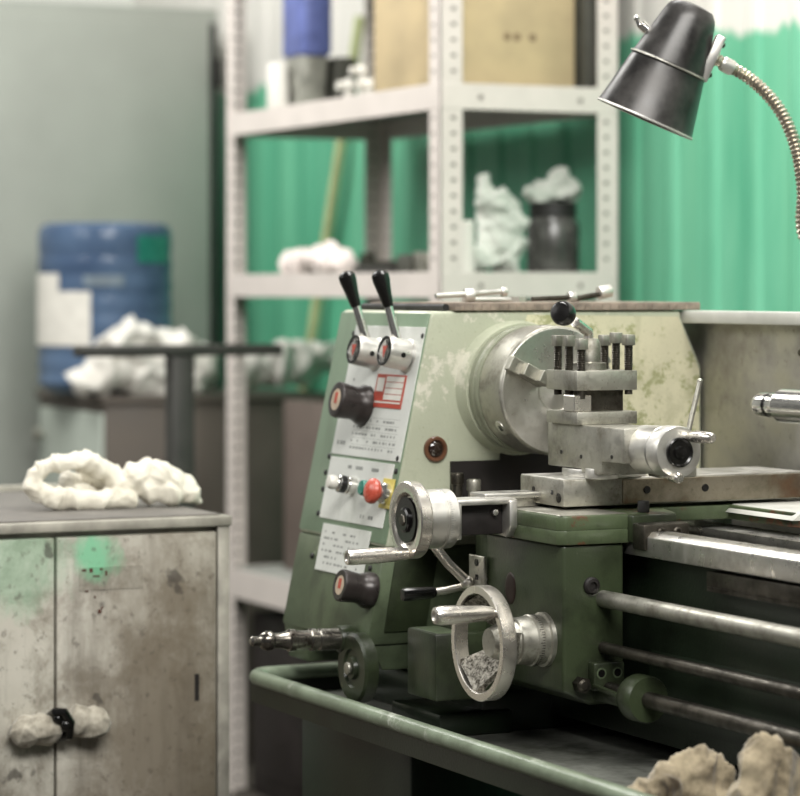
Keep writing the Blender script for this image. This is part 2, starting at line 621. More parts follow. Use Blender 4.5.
# ---- headstock
mb = MB()
Lw = math.hypot(.11, .512)
EW = Vector((0, -.11 / Lw, -.512 / Lw)); NW = Vector((0, -.512 / Lw, .11 / Lw)); OW = Vector((-.487, -.152, 1.262))


def pan(u, w, o=0.0):
    return OW + Vector((u, 0, 0)) + EW * w + NW * o


def panM():
    m = Matrix((( 1, 0, 0), (0, EW.y, EW.z), (0, NW.y, NW.z))).transposed().to_4x4()
    m.translation = OW
    return m


PM = panM()
hz = .905
hy = -.152 - .11 / .512 * (1.262 - hz)
mb.prism([(-.152, 1.262), (hy, hz), (.30, hz), (.343, 1.0), (.343, 1.18), (.304, 1.262), (.304, 1.272), (-.148, 1.272)], -.487, -.15, 'X', .006, 3)
head = part('headstock', mb, M['pale'], LT)
# peeled area right of the chuck: paint film on the same casting face
mb = MB()
mb.prism([(.06, 1.0), (.336, 1.0), (.338, 1.07), (.338, 1.175), (.298, 1.262), (.02, 1.266), (.0, 1.22), (.05, 1.15)], -.1502, -.1492, 'X')
part('weathered_paint', mb, M['peel'], head, 'peeling beige paint right of the chuck')
# front skin carrying the panel, its darker green holding that side's shading
mb = MB(); mb.box((.0015, -.006, -.002), (.3345, .36, .002), .0008, M=PM)
skin = part('control_panel', mb, M['panelgreen'], head, 'mid green sloping control panel')
# lower gearbox
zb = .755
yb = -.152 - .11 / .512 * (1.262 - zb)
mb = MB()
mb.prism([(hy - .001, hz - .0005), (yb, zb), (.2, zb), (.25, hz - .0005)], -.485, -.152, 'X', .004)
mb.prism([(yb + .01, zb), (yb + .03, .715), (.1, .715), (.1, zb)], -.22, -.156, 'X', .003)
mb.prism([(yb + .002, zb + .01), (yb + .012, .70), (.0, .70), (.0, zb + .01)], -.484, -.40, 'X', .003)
gear = part('feed_gearbox', mb, M['mid'], LT)  # darker green puts the lower headstock's shade and grime into the colour
mb = MB(); mb.prism([(hy + .02, hz + .0), (-.13, hz + .03), (-.16, zb + .02), (yb + .03, zb + .02)], -.153, -.149, 'X', .001)
part('gearbox_cover', mb, M['dark'], gear)
mb = MB(); mb.box((-.1485, -.118, .955), (-.145, -.03, 1.037)); mb.box((-.1488, -.03, .955), (-.1455, .25, 1.058))
part('recess_shade_plate', mb, M['recess'], head)  # black plates paint the shade of the gap below the chuck
mb = MB(); mb.box((-.155, -.20, .93), (-.03, .22, .958), .003)
ledge = part('mounting_ledge', mb, M['oldsteel'], LT)
for i, (yy, xx, zt) in enumerate(((-.130, -.1, 1.022), (-.106, -.09, 1.012))):
    mb = MB(); mb.cyl((xx, yy, .958), (xx, yy, zt - .018), .0085); mb.cyl((xx, yy, zt - .018), (xx, yy, zt), .011, bev=.002)
    mb.hexa((xx, yy, zt - .001), (xx, yy, zt + .0005), .004)
    part('socket_bolt', mb, M['darksteel'] if i == 0 else M['oldsteel'], ledge)
# sight glass
sg = Vector((-.15, -.1435, 1.0567))
mb = MB(); mb.lathe([(0, .020), (.004, .020), (.0055, .0185), (.0055, .0145), (.003, .0135)], sg, (1, 0, 0), 36)
sgo = part('sight_glass', mb, plain('brown_sight_glass_ring', srgb(104, 70, 50), .35), head, 'brown round oil sight glass')
mb = MB(); mb.ball(sg + Vector((.002, 0, 0)), .0135, 3, (.45, 1, 1))
part('lens', mb, plain('dark_amber_lens', srgb(42, 30, 24), .08, 0, .1, 30, 1.0), sgo)

# plates on the panel
def plate(u0, u1, w0, w1, name='label_plate', mat='plate', o=.002, t=.0014, pr=None):
    mb = MB()
    mb.box((u0, w0, o), (u1, w1, o + t), .0004, 1, M=PM)
    if pr:
        merge(mb, pr)
    q = part(name, mb, M[mat], skin)
    q.data.materials.append(M['print'])
    return q


def marks(mb, u0, u1, w0, w1, rows, fill=.7, lines=True, o=.0034, cell=.006, hh=.35):
    dw = (w1 - w0) / rows
    for i in range(rows):
        w = w0 + dw * (i + .3)
        u = u0
        while u < u1 - cell:
            l = cell * random.uniform(.3, .9)
            if random.random() < fill:
                mb.box((u, w, o), (u + l, w + dw * hh, o + .0002), M=PM)
            u += cell
        if lines:
            mb.box((u0, w0 + dw * i, o), (u1, w0 + dw * i + .0004, o + .0002), M=PM)


mb = MB()
marks(mb, .14, .31, .165, .222, 5, .8, True, cell=.012)
marks(mb, .09, .13, .205, .212, 1, 1, False, cell=.012, hh=.9)
marks(mb, .215, .235, .02, .045, 3, .9, False, cell=.008)
marks(mb, .085, .115, .10, .15, 4, .5, False, cell=.01)
plate(.074, .335, .016, .230, pr=mb)
mb = MB()
marks(mb, .15, .28, .243, .25, 1, .8, False, cell=.03, hh=.8)
marks(mb, .23, .29, .318, .326, 1, .9, False, cell=.01, hh=.7)
plate(.076, .318, .2345, .336, pr=mb)
mb = MB(); marks(mb, .11, .27, .352, .412, 6, .7, False, cell=.014)
plate(.097, .281, .344, .42, pr=mb)
mb = MB(); mb.box((.197, .094, .0034), (.303, .148, .0048), .0003, 1, M=PM)
st = part('warning_sticker', mb, M['red'], skin, 'red sticker with a white table')
mb = MB()
for i in range(4):
    w = .097 + i * .0098
    mb.box((.234, w, .0046), (.298, w + .0085, .0052), M=PM)
mb.box((.202, .1, .0046), (.228, .122, .0052), M=PM)
mb.box((.205, .138, .0046), (.298, .1405, .0052), M=PM)
part('table_cells', mb, M['white'], st, smooth=False)
# little screws of the plates
for u, w in ((.068, .235), (.066, .262), (.068, .33), (.325, .225), (.327, .245), (.075, .40), (.330, .03), (.07, .03), (.3, .40), (.068, .29)):
    mb = MB(); q = pan(u, w, .001); mb.lathe([(0, .0048), (.003, .0045), (.004, .003)], q, NW, 12)
    part('panel_screw', mb, M['blackmat'], skin)

# control levers
for u, tip in ((.177, (-.012, -.032, .110)), (.293, (-.010, -.028, .111))):
    w = .063
    mb = MB()
    mb.lathe([(0, .027), (.004, .027), (.006, .0245), (.040, .0245), (.044, .0235), (.044, .018), (.0425, .0178)], pan(u, w, .002), NW, 36)
    hub = part('control_lever', mb, M['hub'], head)
    mb = MB(); mb.lathe([(0, .0236), (.0015, .0236), (.0015, .0195), (.0005, .019)], pan(u, w, .0455), NW, 36)
    part('hub_ring', mb, M['black'], hub)
    mb = MB(); mb.lathe([(0, .0185), (.0012, .0185)], pan(u, w, .0448), NW, 30)
    part('hub_disc', mb, M['white'], hub)
    mb = MB()
    c0 = .0465
    vs = [mb.bm.verts.new(pan(u + a, w + b, c0)) for a, b in ((-.008, -.008), (.008, -.008), (0, .011))]
    vs2 = [mb.bm.verts.new(pan(u + a, w + b, c0 - .001)) for a, b in ((-.008, -.008), (.008, -.008), (0, .011))]
    mb.bm.faces.new(vs); mb.bm.faces.new(vs2[::-1])
    for i in range(3):
        mb.bm.faces.new((vs[i], vs[(i + 1) % 3], vs2[(i + 1) % 3], vs2[i]))
    bmesh.ops.recalc_face_normals(mb.bm, faces=mb.bm.faces)
    part('triangle_mark', mb, M['red'], hub, smooth=False)
    mb = MB(); q = pan(u, w, .024) + Vector((.0238, 0, -.002)); mb.cyl(q, q + Vector((.0012, 0, 0)), .0042, n=14)
    part('set_screw', mb, M['black'], hub)
    base = pan(u, w - .018, .026)
    tp = base + Vector(tip)
    g0 = base.lerp(tp, .50)
    mb = MB(); mb.tube([base, g0.lerp(tp, .1)], [.0078, .0066], 16)
    part('lever_rod', mb, M['chrome'], hub)
    mb = MB(); L = (tp - g0).length
    mb.lathe([(0, .0078), (.004, .0088), (L * .4, .0108), (L * .75, .0138), (L * .9, .0138), (L * .98, .0105), (L * 1.02, .005), (L * 1.03, 0)], g0, tp - g0, 24)
    part('lever_grip', mb, M['grip'], hub)

# round selector knobs
for (u, w, r, ln) in ((.17, .147, .0295, .057), (.316, .434, .0255, .056)):
    par = head if w < .3 else gear
    mb = MB()
    mb.lathe([(0, r * 1.12), (ln * .2, r * 1.12), (ln * .3, r * 1.0), (ln * .45, r * .9), (ln * .9, r * 1.0), (ln * .98, r * .97), (ln, r * .9), (ln, r * .62), (ln - .002, r * .6)], pan(u, w, .0), NW, 40)
    kb = part('selector_knob', mb, M['knob'], par)
    mb = MB(); mb.lathe([(0, r * .6), (.001, r * .6)], pan(u, w, ln - .0015), NW, 30)
    part('knob_disc', mb, M['tan'], kb)
    mb = MB(); mb.box((u - .004, w - r * .4, ln - .0005), (u + .004, w + r * .2, ln + .0004), M=PM)
    part('pointer_mark', mb, M['red'], kb, smooth=False)

# push buttons
def button(u, w, prof, mat, name, bez=None):
    mb = MB(); mb.lathe(bez or [(0, .0155), (.004, .0155), (.006, .014), (.014, .013), (.014, .011)], pan(u, w, .003), NW, 28)
    b = part(name, mb, M['chrome'], skin)
    mb = MB(); mb.lathe(prof, pan(u, w, .012), NW, 28)
    part('button_cap', mb, M[mat], b)
    return b


b = button(.185, .278, [(.022, .0095), (.026, .0115), (.032, .0115), (.037, .009), (.039, 0)], 'white', 'push_button',
           [(0, .0145), (.012, .0145), (.012, .0125), (.016, .0125), (.018, .0135), (.028, .0135), (.030, .011), (.034, .0095)])
mb = MB(); mb.lathe([(0, .0142), (.010, .0142), (.011, .0125)], pan(.185, .278, .020), NW, 28)
part('button_collar', mb, M['black'], b)
button(.262, .279, [(0, .0125), (.012, .0125), (.015, .011), (.016, 0)], 'teal', 'push_button')
pl = plate(.292, .334, .258, .305, 'legend_plate', mat='yellow', o=.0034)
button(.312, .282, [(0, .011), (.010, .0115), (.012, .019), (.017, .0205), (.022, .019), (.0265, .013), (.028, .006), (.0285, 0)], 'redcap', 'emergency_button',
       [(0, .017), (.010, .017), (.012, .015), (.016, .012)])

# lever lug at the gearbox foot
mb = MB()
lg = Vector((-.155, -.263, .722))
mb.lathe([(0, .054), (.018, .054), (.022, .050), (.022, .03), (.018, .028), (.018, .018), (.024, .016)], lg, (0, -1, 0), 40)
mb.cyl((-.200, -.262, .762), (-.200, -.288, .762), .021, bev=.003)
mb.prism([(-.222, .765), (-.18, .775), (-.135, .74), (-.196, .70)], -.262, -.280, 'Y', .002)
lug = part('starter_lever', mb, M['dark'], LT)
mb = MB(); mb.cyl(lg + Vector((.0, -.024, .0)), lg + Vector((.0, -.031, .0)), .010, bev=.002)
part('pivot_bolt', mb, M['oldsteel'], lug)
mb = MB()
mb.lathe([(0, .017), (.035, .017), (.037, .0145), (.042, .0145), (.043, .0175), (.05, .0175), (.052, .015), (.075, .015), (.077, .0175), (.086, .0175), (.088, .0145), (.10, .012), (.112, .012), (.115, .015), (.123, .0155), (.130, .012), (.134, .008), (.140, .0075), (.146, .0078), (.150, .005), (.151, 0)], (-.200, -.285, .762), (0, -1, .03), 32)
part('turned_handle', mb, metal('dark_bright_turned_steel', srgb(150, 146, 138), .2, srgb(52, 46, 40), (.45, .7), 30), lug)

# ---- chuck
mb = MB()
mb.lathe([(0, .108), (.008, .106), (.014, .103), (.03, .103)], (-.152, 0, 1.15), (1, 0, 0), 72)
part('spindle_boss', mb, M['pale'], head)
mb = MB()
mb.lathe([(.032, .094), (.035, .0985), (.037, .1), (.103, .1), (.106, .0985), (.107, .096)], (-.12, 0, 1.15), (1, 0, 0), 96, cap=False)
mb.lathe([(.104, .0965), (.107, .096)], (-.12, 0, 1.15), (1, 0, 0), 96, cap=False)
chuck = part('chuck', mb, M['oldsteel'], LT, ang=25)
mb = MB()
mb.lathe([(0, .0972), (.0072, .0968), (.0078, .096), (.0078, .035), (.003, .03), (-.02, .029), (-.02, .0)], (-.02, 0, 1.15), (1, 0, 0), 96)
face = part('chuck_face', mb, M['steelx'], chuck)
mb = MB()
mb.lathe([(0, .098), (.004, .1005), (.016, .1005), (.018, .098), (.022, .098), (.024, .1), (.034, .1), (.036, .09)], (-.122, 0, 1.15), (1, 0, 0), 80)
part('back_plate', mb, M['backplate'], chuck, 'grey green back plate behind the steel body')
for ang in (153, 33, 273):
    a = R(ang)
    ed = Vector((0, math.cos(a), math.sin(a)))
    ep = Vector((0, -math.sin(a), math.cos(a)))
    m = Matrix((Vector((1, 0, 0)), ed, ep)).transposed().to_4x4()
    m.translation = Vector((-.0125, 0, 1.15))
    mb = MB()
    mb.box((-.004, .034, -.011), (.012, .0985, .011), .001, 1, M=m)
    mb.box((.010, .034, -.0095), (.026, .078, .0095), .001, 1, M=m)
    mb.box((.024, .034, -.0095), (.040, .056, .0095), .001, 1, M=m)
    part('chuck_jaw', mb, M['oldsteel'], chuck)
for a in (215, 95, 335):
    e = Vector((0, math.cos(R(a)), math.sin(R(a))))
    q = Vector((-.045, 0, 1.15)) + e * .0985
    mb = MB(); mb.lathe([(0, .013), (.0022, .0125), (.0024, .008)], q, e, 22)
    sk = part('key_socket', mb, M['steel'], chuck)
    mb = MB(); mb.cyl(q + e * .001, q + e * .0028, .0065, n=4); part('square_hole', mb, M['black'], sk)

# ---- splash guard
mb = MB()
mb.box((-.3, .345, .66), (1.4, .351, 1.262))
guard = part('splash_guard', mb, M['guard'], LT, smooth=False)
mb = MB(); mb.box((-.195, .306, 1.251), (1.4, .356, 1.2715), .003)
part('top_lip', mb, M['guardlip'], guard, 'pale folded top lip')
for xx, zz in ((.138, 1.208), (.7, 1.2)):
    mb = MB(); mb.lathe([(0, .006), (.003, .005), (.004, 0)], (xx, .345, zz), (0, -1, 0), 14)
    part('guard_screw', mb, M['darksteel'], guard)
for xx in (-.1, .5, 1.2):
    mb = MB(); mb.box((xx, .215, .90), (xx + .04, .345, .93), .002); mb.box((xx, .332, .91), (xx + .04, .345, 1.0), .002)
    part('guard_bracket', mb, M['deep'], guard)

# ---- carriage: saddle, bridge, apron
mb = MB()
mb.prism([(.02, -.172), (.295, -.172), (.305, -.16), (.305, .02), (.215, .05), (.215, .165), (.385, .165), (.40, .18), (.40, .30), (.0, .30), (.0, .18), (.085, .15), (.085, .05), (.0, .02), (.0, -.15)], .9635, .985, 'Z', .003, 2)
mb.prism([(.02, -.172), (.295, -.172), (.305, -.16), (.305, -.058), (.0, -.058), (.0, -.15)], .944, .9645, 'Z', .002, 2)
sad = part('saddle', mb, M['rustgreen'], LT, ang=25)
mb = MB()
mb.box((.004, -.168, .9849), (.30, -.06, .9862), .0005, 1)
part('saddle_top', mb, M['oldsteel'], sad, 'bare scraped steel top face')
mb = MB()
mb.prism([(.158, .9745), (.172, .9862), (.298, .9862), (.298, .972)], .216, .398, 'X', .0005)
part('rear_wing_top', mb, M['guardlip'], sad)
for (xx, yy) in ((.29, .0), ):
    mb = MB(); mb.cyl((xx, -.026, .985), (xx, -.026, 1.002), .0085, bev=.0015)
    part('saddle_bolt', mb, M['blackmat'], sad)
mb = MB(); mb.box((.290, -.061, .945), (.32, .012, .9845), .003)
part('way_cover', mb, M['dark'], sad)
mb = MB(); mb.box((.318, -.062, .936), (.352, .014, .974), .004)
wip = part('way_wiper', mb, M['darksteel'], sad)
for yy in (-.034, -.008):
    mb = MB(); mb.lathe([(0, .007), (.004, .007), (.006, .005), (.006, .003), (.003, .0025)], (.3515, yy, .962), (1, 0, 0), 16)
    part('wiper_screw', mb, M['darksteel'], wip)
mb = MB()
mb.prism([(-.163, .735), (-.163, .944), (-.064, .944), (-.064, .715), (-.12, .715)], .062, .30, 'X', .005, 3)
mb.box((-.02, -.14, .80), (.064, -.07, .944), .004)
ap = part('apron', mb, M['dark'], LT)
mb = MB(); mb.lathe([(0, .0125), (.004, .0125), (.007, .010), (.0075, .006), (.004, .005)], (.30, -.118, .885), (1, 0, 0), 24)
part('oil_plug', mb, M['recess'], ap)
mb = MB(); mb.ball((.14, -.163, .868), .017, 3, (1, .12, 1.4))
part('oil_window', mb, plain('dark_red_oil_window', srgb(40, 24, 20), .4), ap)
mb = MB(); mb.box((.298, -.123, .737), (.318, -.073, .777), .003)
pd = part('holed_bracket', mb, M['dark'], ap)
for yy in (-.111, -.085):
    mb = MB(); mb.lathe([(0, .008), (.0015, .0078), (.0015, .0058), (.0005, .0055), (.0005, 0)], (.317, yy, .762), (1, 0, 0), 20)
    ho = part('bracket_hole', mb, M['mid'], pd)
    mb = MB(); mb.cyl((.3178, yy, .762), (.3184, yy, .762), .0055, n=18); part('hole_bottom', mb, M['black'], ho)
mb = MB(); mb.hexa((.30, -.137, .746), (.314, -.137, .746), .012); mb.lathe([(.013, .010), (.017, .006), (.018, 0)], (.30, -.137, .746), (1, 0, 0), 16)
part('bracket_bolt', mb, M['darksteel'], ap)
# saddle front panel part left of apron: lower feed box
mb = MB(); mb.box((-.03, -.25, .697), (.068, -.14, .797), .004, 2)
mb.box((-.03, -.20, .79), (.06, -.12, .815), .003)
fb = part('feed_box', mb, M['dark'], LT)
mb = MB(); mb.box((-.025, -.245, .7965), (.064, -.202, .7975), .0004, 1)
part('box_lid', mb, M['mid'], fb)
mb = MB(); mb.lathe([(0, .010), (.006, .010), (.009, .006), (.0095, 0)], (.02, -.15, .835), (0, -1, 0), 18)
part('box_bolt', mb, M['darksteel'], fb)
mb = MB(); mb.cyl((.02, -.151, .835), (.02, -.11, .835), .006); part('bolt_shank', mb, M['darksteel'], fb)

# indicator plate and half-nut levers
mb = MB(); mb.box((.02, -.1705, .852), (.070, -.1655, .908), .001, 1); mb.box((.03, -.1665, .856), (.062, -.138, .872), .001)
ip = part('index_plate', mb, M['oldsteel'], ap)
mb = MB(); mb.cyl((.046, -.1708, .898), (.046, -.1718, .898), .0055, n=18); mb.box((.043, -.1716, .872), (.051, -.1708, .88))
part('plate_mark', mb, M['black'], ip)
lv0 = Vector((.02, -.165, .862))
mb = MB(); mb.cyl((.02, -.13, .862), (.02, -.178, .862), .012, bev=.002); mb.tube([lv0, (.016, -.205, .855), (.014, -.235, .852)], [.006, .0058, .0062], 14)
lv = part('halfnut_lever', mb, M['steely'], ap)
mb = MB(); mb.lathe([(0, .0062), (.003, .0085), (.02, .0095), (.048, .0105), (.054, .009), (.056, 0)], (.015, -.224, .853), Vector((-.002, -.05, -.0015)), 20)
part('lever_grip', mb, M['grip'], lv)
mb = MB(); mb.tube([(.028, -.178, .868), (.020, -.205, .895), (.013, -.228, .926)], [.0075, .0075, .0075], 14)
mb.ball((.028, -.176, .866), .011)
part('feed_lever', mb, M['steely'], ap)

# apron handwheel
hx, hzz = .2446, .805
yf = -.272
mb = MB()
rp = [(-.011, .0805), (-.010, .0815), (.009, .0815), (.011, .0805), (.011, .071), (.010, .070), (-.010, .070), (-.011, .071), (-.011, .0805)]
mb.lathe([(t, r) for t, r in rp], (hx, yf + .011, hzz), (0, 1, 0), 72, cap=False)
hw = part('apron_handwheel', mb, M['steely'], LT, 'polished steel handwheel low on the apron')
mb = MB()
mb.lathe([(-.012, .0), (-.012, .011), (-.009, .017), (.02, .018), (.022, .02), (.03, .02)], (hx, yf + .062, hzz), (0, 1, 0), 28)
part('wheel_hub', mb, M['oldsteel'], hw)
for a in (232, 352, 112):
    e = Vector((math.cos(R(a)), 0, math.sin(R(a)))); e2 = Vector((-e.z, 0, e.x))
    mb = MB()
    c_ = Vector((hx, yf, hzz)); yv = Vector((0, 1, 0))
    q = []
    for rr, hw_, yy in ((.0725, .032, .004), (.0725, .032, .017), (.014, .015, .068), (.014, .015, .056)):
        q.append([mb.bm.verts.new(c_ + e * rr * (1 if rr < .05 else math.sqrt(1 - (hw_ / .0725) ** 2)) + e2 * w_ + yv * yy) for w_ in (-hw_, hw_)])
    for i in range(4):
        a_, b_ = q[i], q[(i + 1) % 4]
        mb.bm.faces.new((a_[0], a_[1], b_[1], b_[0]))
    for k_ in (0, 1):
        mb.bm.faces.new([q[i][k_] for i in range(4)])
    bmesh.ops.recalc_face_normals(mb.bm, faces=mb.bm.faces)
    part('wheel_spoke', mb, M['cast'], hw)
mb = MB()
hb = Vector((hx + .053, yf + .004, hzz + .049))
mb.lathe([(-.004, .006), (.006, .006), (.008, .0085), (.02, .0108), (.04, .0118), (.07, .0132), (.088, .0135), (.096, .0115), (.0975, .0075), (.096, .005), (.094, 0)], hb, (0, -1, 0), 28)
part('wheel_handle', mb, M['steely'], hw)
mb = MB()
mb.lathe([(0, .039), (.006, .039), (.008, .0355), (.016, .0355), (.018, .037), (.026, .037), (.028, .035), (.05, .033), (.052, .030), (.07, .028), (.09, .02)], (hx, -.163, hzz), (0, -1, 0), 48)
dl = part('feed_dial', mb, M['oldsteel'], LT)
mb = MB()
for i in range(60):
    a = 2 * PI * i / 60
    e = Vector((math.cos(a), 0, math.sin(a))); e2 = Vector((-e.z, 0, e.x))
    m = Matrix((e, e2, Vector((0, -1, 0)))).transposed().to_4x4(); m.translation = Vector((hx, -.163, hzz))
    l = .007 if i % 5 == 0 else .004
    mb.box((.0366, -.0004, .0185), (.0373, .0004, .0185 + l), M=m)
part('dial_marks', mb, M['black'], dl, smooth=False)

# ---- cross slide handwheel
cx, cz = .145, .9745
cy = -.337
mb = MB()
mb.lathe([(0, .046), (.0, .054), (.002, .0558), (.017, .0558), (.019, .0545), (.019, .03)], (cx, cy, cz), (0, 1, 0), 64, cap=False)
mb.lathe([(0, .0461), (.001, .040), (.009, .034), (.009, 0)], (cx, cy, cz), (0, 1, 0), 64, cap=False)
cw = part('cross_feed_handwheel', mb, M['steely'], LT, 'small bright handwheel on the cross slide screw')
mb = MB(); mb.lathe([(.002, .033), (.0095, .0315), (.0095, .0)], (cx, cy - .001, cz), (0, 1, 0), 40); mb.lathe([(0.008, .018), (-.002, .018), (-.004, .015), (-.004, 0)], (cx, cy, cz), (0, 1, 0), 30)
part('wheel_cap', mb, M['black'], cw)
mb = MB(); mb.lathe([(-.006, 0), (-.006, .008), (-.004, .009)], (cx, cy, cz), (0, 1, 0), 6); part('wheel_nut', mb, M['darksteel'], cw)
mb = MB()
hb = Vector((cx + .012, cy + .004, cz - .047))
mb.lathe([(-.003, .0055), (.004, .0055), (.007, .0085), (.02, .0098), (.05, .0112), (.094, .0112), (.101, .0105), (.1015, .007), (.099, .0045), (.099, 0)], hb, (.0, -1, -.02), 28)
part('wheel_handle', mb, M['steely'], cw)
mb = MB()
mb.lathe([(.017, .042), (.048, .043), (.050, .0415), (.052, .0415), (.053, .043), (.068, .043), (.070, .041), (.072, .03)], (cx, cy, cz), (0, 1, 0), 56)
cdl = part('cross_feed_dial', mb, M['hub'], LT)
mb = MB()
for i in range(80):
    a = 2 * PI * i / 80
    e = Vector((math.cos(a), 0, math.sin(a))); e2 = Vector((-e.z, 0, e.x))
    m = Matrix((e, e2, Vector((0, 1, 0)))).transposed().to_4x4(); m.translation = Vector((cx, cy, cz))
    l = .008 if i % 5 == 0 else .004
    mb.box((.0426, -.0003, .054), (.0432, .0003, .054 + l * .8), M=m)
part('dial_marks', mb, M['print'], cdl, smooth=False)
# bracket with a window
mb = MB()
mb.box((cx - .022, -.268, .994), (cx + .03, -.170, 1.003), .003)
mb.box((cx - .022, -.268, .945), (cx + .03, -.260, 1.0), .002)
mb.prism([(cx - .026, .95), (cx - .026, 1.0), (cx + .034, 1.0), (cx + .034, .962), (cx + .02, .945)], -.185, -.171, 'Y', .003)
br = part('screw_bracket', mb, M['hub'], LT)
mb = MB(); mb.box((cx - .022, -.261, .95), (cx + .012, -.184, .995), .002)
part('bracket_hollow_shade', mb, M['recess'], br)  # black block paints the shade inside the bracket window
mb = MB(); mb.cyl((cx + .012, -.2, .982), (cx + .02, -.2, .982), .0045, bev=.001); part('bracket_screw', mb, M['steel'], br)
mb = MB(); mb.box((.075, -.172, .9862), (.135, -.10, 1.004), .002); mb.box((.10, -.21, 1.0), (.15, -.10, 1.0085), .002)
part('screw_cover', mb, M['steel'], LT)

# ---- cross slide
mb = MB()
mb.box((.085, -.118, .9905), (.219, .305, 1.0305), .0025)
cs = part('cross_slide', mb, M['oldsteel'], LT)
mb = MB(); mb.box((.2175, -.02, .9925), (.2215, .30, 1.0285), .0008, 1)
part('gib_strip', mb, M['slide'], cs, 'brown stained side strip')
mb = MB(); mb.box((.0851, -.116, 1.0295), (.2165, .3, 1.0312), .0006, 1); part('slide_top', mb, M['hub'], cs)
for xx, zz in ((.128, 1.012), (.185, 1.01), (.205, 1.003)):
    mb = MB(); mb.cyl((xx, -.1178, zz), (xx, -.119, zz), .0035 if xx < .2 else .007, n=14); part('slide_screw', mb, M['black'], cs)
for yy in (.12, .02):
    mb = MB(); mb.lathe([(0, .006), (.002, .0055), (.002, 0)], (.2212, yy, 1.012), (1, 0, 0), 14); part('gib_screw', mb, M['black'], cs)

# ---- compound slide
mb = MB()
mb.cyl((.165, -.02, 1.031), (.165, -.02, 1.043), .062, n=48, bev=.0015)
mb.cyl((.225, -.058, 1.031), (.225, -.058, 1.046), .024, n=32, bev=.001)
sw = part('swivel_base', mb, M['hub'], LT)
mb = MB()
mb.prism([(.098, 1.044), (.098, 1.108), (.325, 1.108), (.325, 1.058), (.26, 1.058), (.26, 1.038), (.20, 1.038), (.20, 1.044)], -.078, .0, 'Y', .002)
cp = part('compound_slide', mb, M['oldsteel'], LT)
for xx, zz in ((.29, 1.066), (.2, 1.062), (.14, 1.066)):
    mb = MB(); mb.cyl((xx, -.0775, zz), (xx, -.079, zz), .003, n=12); part('gib_screw', mb, M['black'], cp)
wx, wy, wz = .365, -.037, 1.078
mb = MB(); mb.cyl((.325, wy, wz), (wx, wy, wz), .021, n=32); part('screw_boss', mb, M['darksteel'], cp)
mb = MB()
mb.lathe([(-.045, .033), (-.043, .0345), (.012, .0355), (.014, .034), (.016, .034), (.018, .0365), (.044, .037), (.047, .0355), (.0475, .024)], (wx - .006, wy, wz), (1, 0, 0), 56)
cwh = part('compound_crank', mb, M['hub'], LT, 'round steel crank wheel facing right on the compound slide')
mb = MB(); mb.lathe([(0, .021), (.004, .021), (.005, .019), (.003, .0165), (.003, .010), (.006, .009), (.007, .006), (.007, 0)], (wx + .041, wy, wz), (1, 0, 0), 40)
part('crank_cap', mb, M['black'], cwh)
mb = MB(); mb.lathe([(-.003, .0055), (.004, .0055), (.008, .0075), (.02, .0088), (.04, .0082), (.052, .0076), (.056, .005), (.056, 0)], (wx + .040, wy + .016, wz + .022), (1, .12, 0), 24)
part('crank_handle', mb, M['steely'], cwh)
mb = MB(); mb.lathe([(-.003, .0055), (.004, .0055), (.008, .0068), (.03, .0075), (.034, .005), (.034, 0)], (wx + .03, wy - .008, wz - .0345), (1, -.1, 0), 20)
part('crank_handle', mb, M['steely'], cwh)
mb = MB()
p0 = at(690, 424, X=.30); p1 = at(700, 381, X=.30)
mb.cyl(p0 - (p1 - p0) * .55, p1, .0042, .0038, n=14); mb.ball(p1, .0042, 2)
mb.box((.29, p0.y - .055, 1.035), (.312, p0.y + .005, 1.052), .003)
mb.box((.262, -.002, 1.035), (.31, p0.y - .04, 1.05), .002)
part('clamp_lever', mb, M['oldsteel'], cp)

# ---- tool post
tx0, tx1, ty0, ty1 = .108, .202, -.086, .0155
mb = MB()
mb.box((tx0, ty0, 1.1082), (tx1, ty1, 1.127), .0015)
mb.box((tx0 + .022, ty0 + .020, 1.126), (tx1 - .016, ty1 - .016, 1.160))
mb.box((tx0, ty0, 1.158), (tx1, ty1, 1.187), .0015)
tp = part('tool_post', mb, M['oldsteel'], LT)
mb = MB(); mb.box((tx0 + .0215, ty0 + .0195, 1.1275), (tx1 - .0155, ty1 - .0155, 1.158)); part('post_core', mb, M['darksteel'], tp)
mb = MB()
mb.box((.166, -.089, 1.1275), (.199, -.06, 1.151), .001, 1)
part('tool_bit', mb, M['steely'], tp)
mb = MB(); mb.box((.105, -.018, 1.128), (.16, .006, 1.144), .001, 1); part('tool_bit', mb, M['darksteel'], tp)
first = None
k_ = 0
for yy in (ty0 + .011, ty1 - .011):
    for xx in (tx0 + .016, tx0 + .050, tx0 + .087):
        dz = (.0, .0, -.004, .0, .004, .0015)[k_]
        if first is None:
            mb = MB()
            mb.cyl((xx, yy, 1.150), (xx, yy, 1.225), .0058, n=18)
            for i in range(13):
                mb.lathe([(0, .0058), (.001, .0067), (.002, .0058)], (xx, yy, 1.190 + i * .0026), (0, 0, 1), 18, cap=False)
            first = part('clamp_screw', mb, M['darksteel'], tp)
            mb = MB(); mb.box((xx - .0075, yy - .0075, 1.222), (xx + .0075, yy + .0075, 1.238), .0012)
            part('screw_head', mb, M['oldsteel'], first)
            fx, fy = xx, yy
        else:
            dup(first, tp, (xx - fx, yy - fy, dz))
        k_ += 1
tcx, tcy = .15, -.037
mb = MB(); mb.lathe([(0, .026), (.01, .026), (.012, .018), (.04, .017), (.046, .013), (.048, 0)], (tcx, tcy, 1.187), (0, 0, 1), 32)
part('post_hub', mb, M['oldsteel'], tp)
e0 = at(588, 332, X=.15); e1 = at(566, 315, X=.19)
mb = MB(); mb.tube([(tcx, tcy, 1.222), e0, e0.lerp(e1, .6)], [.0078, .0078, .0075], 16)
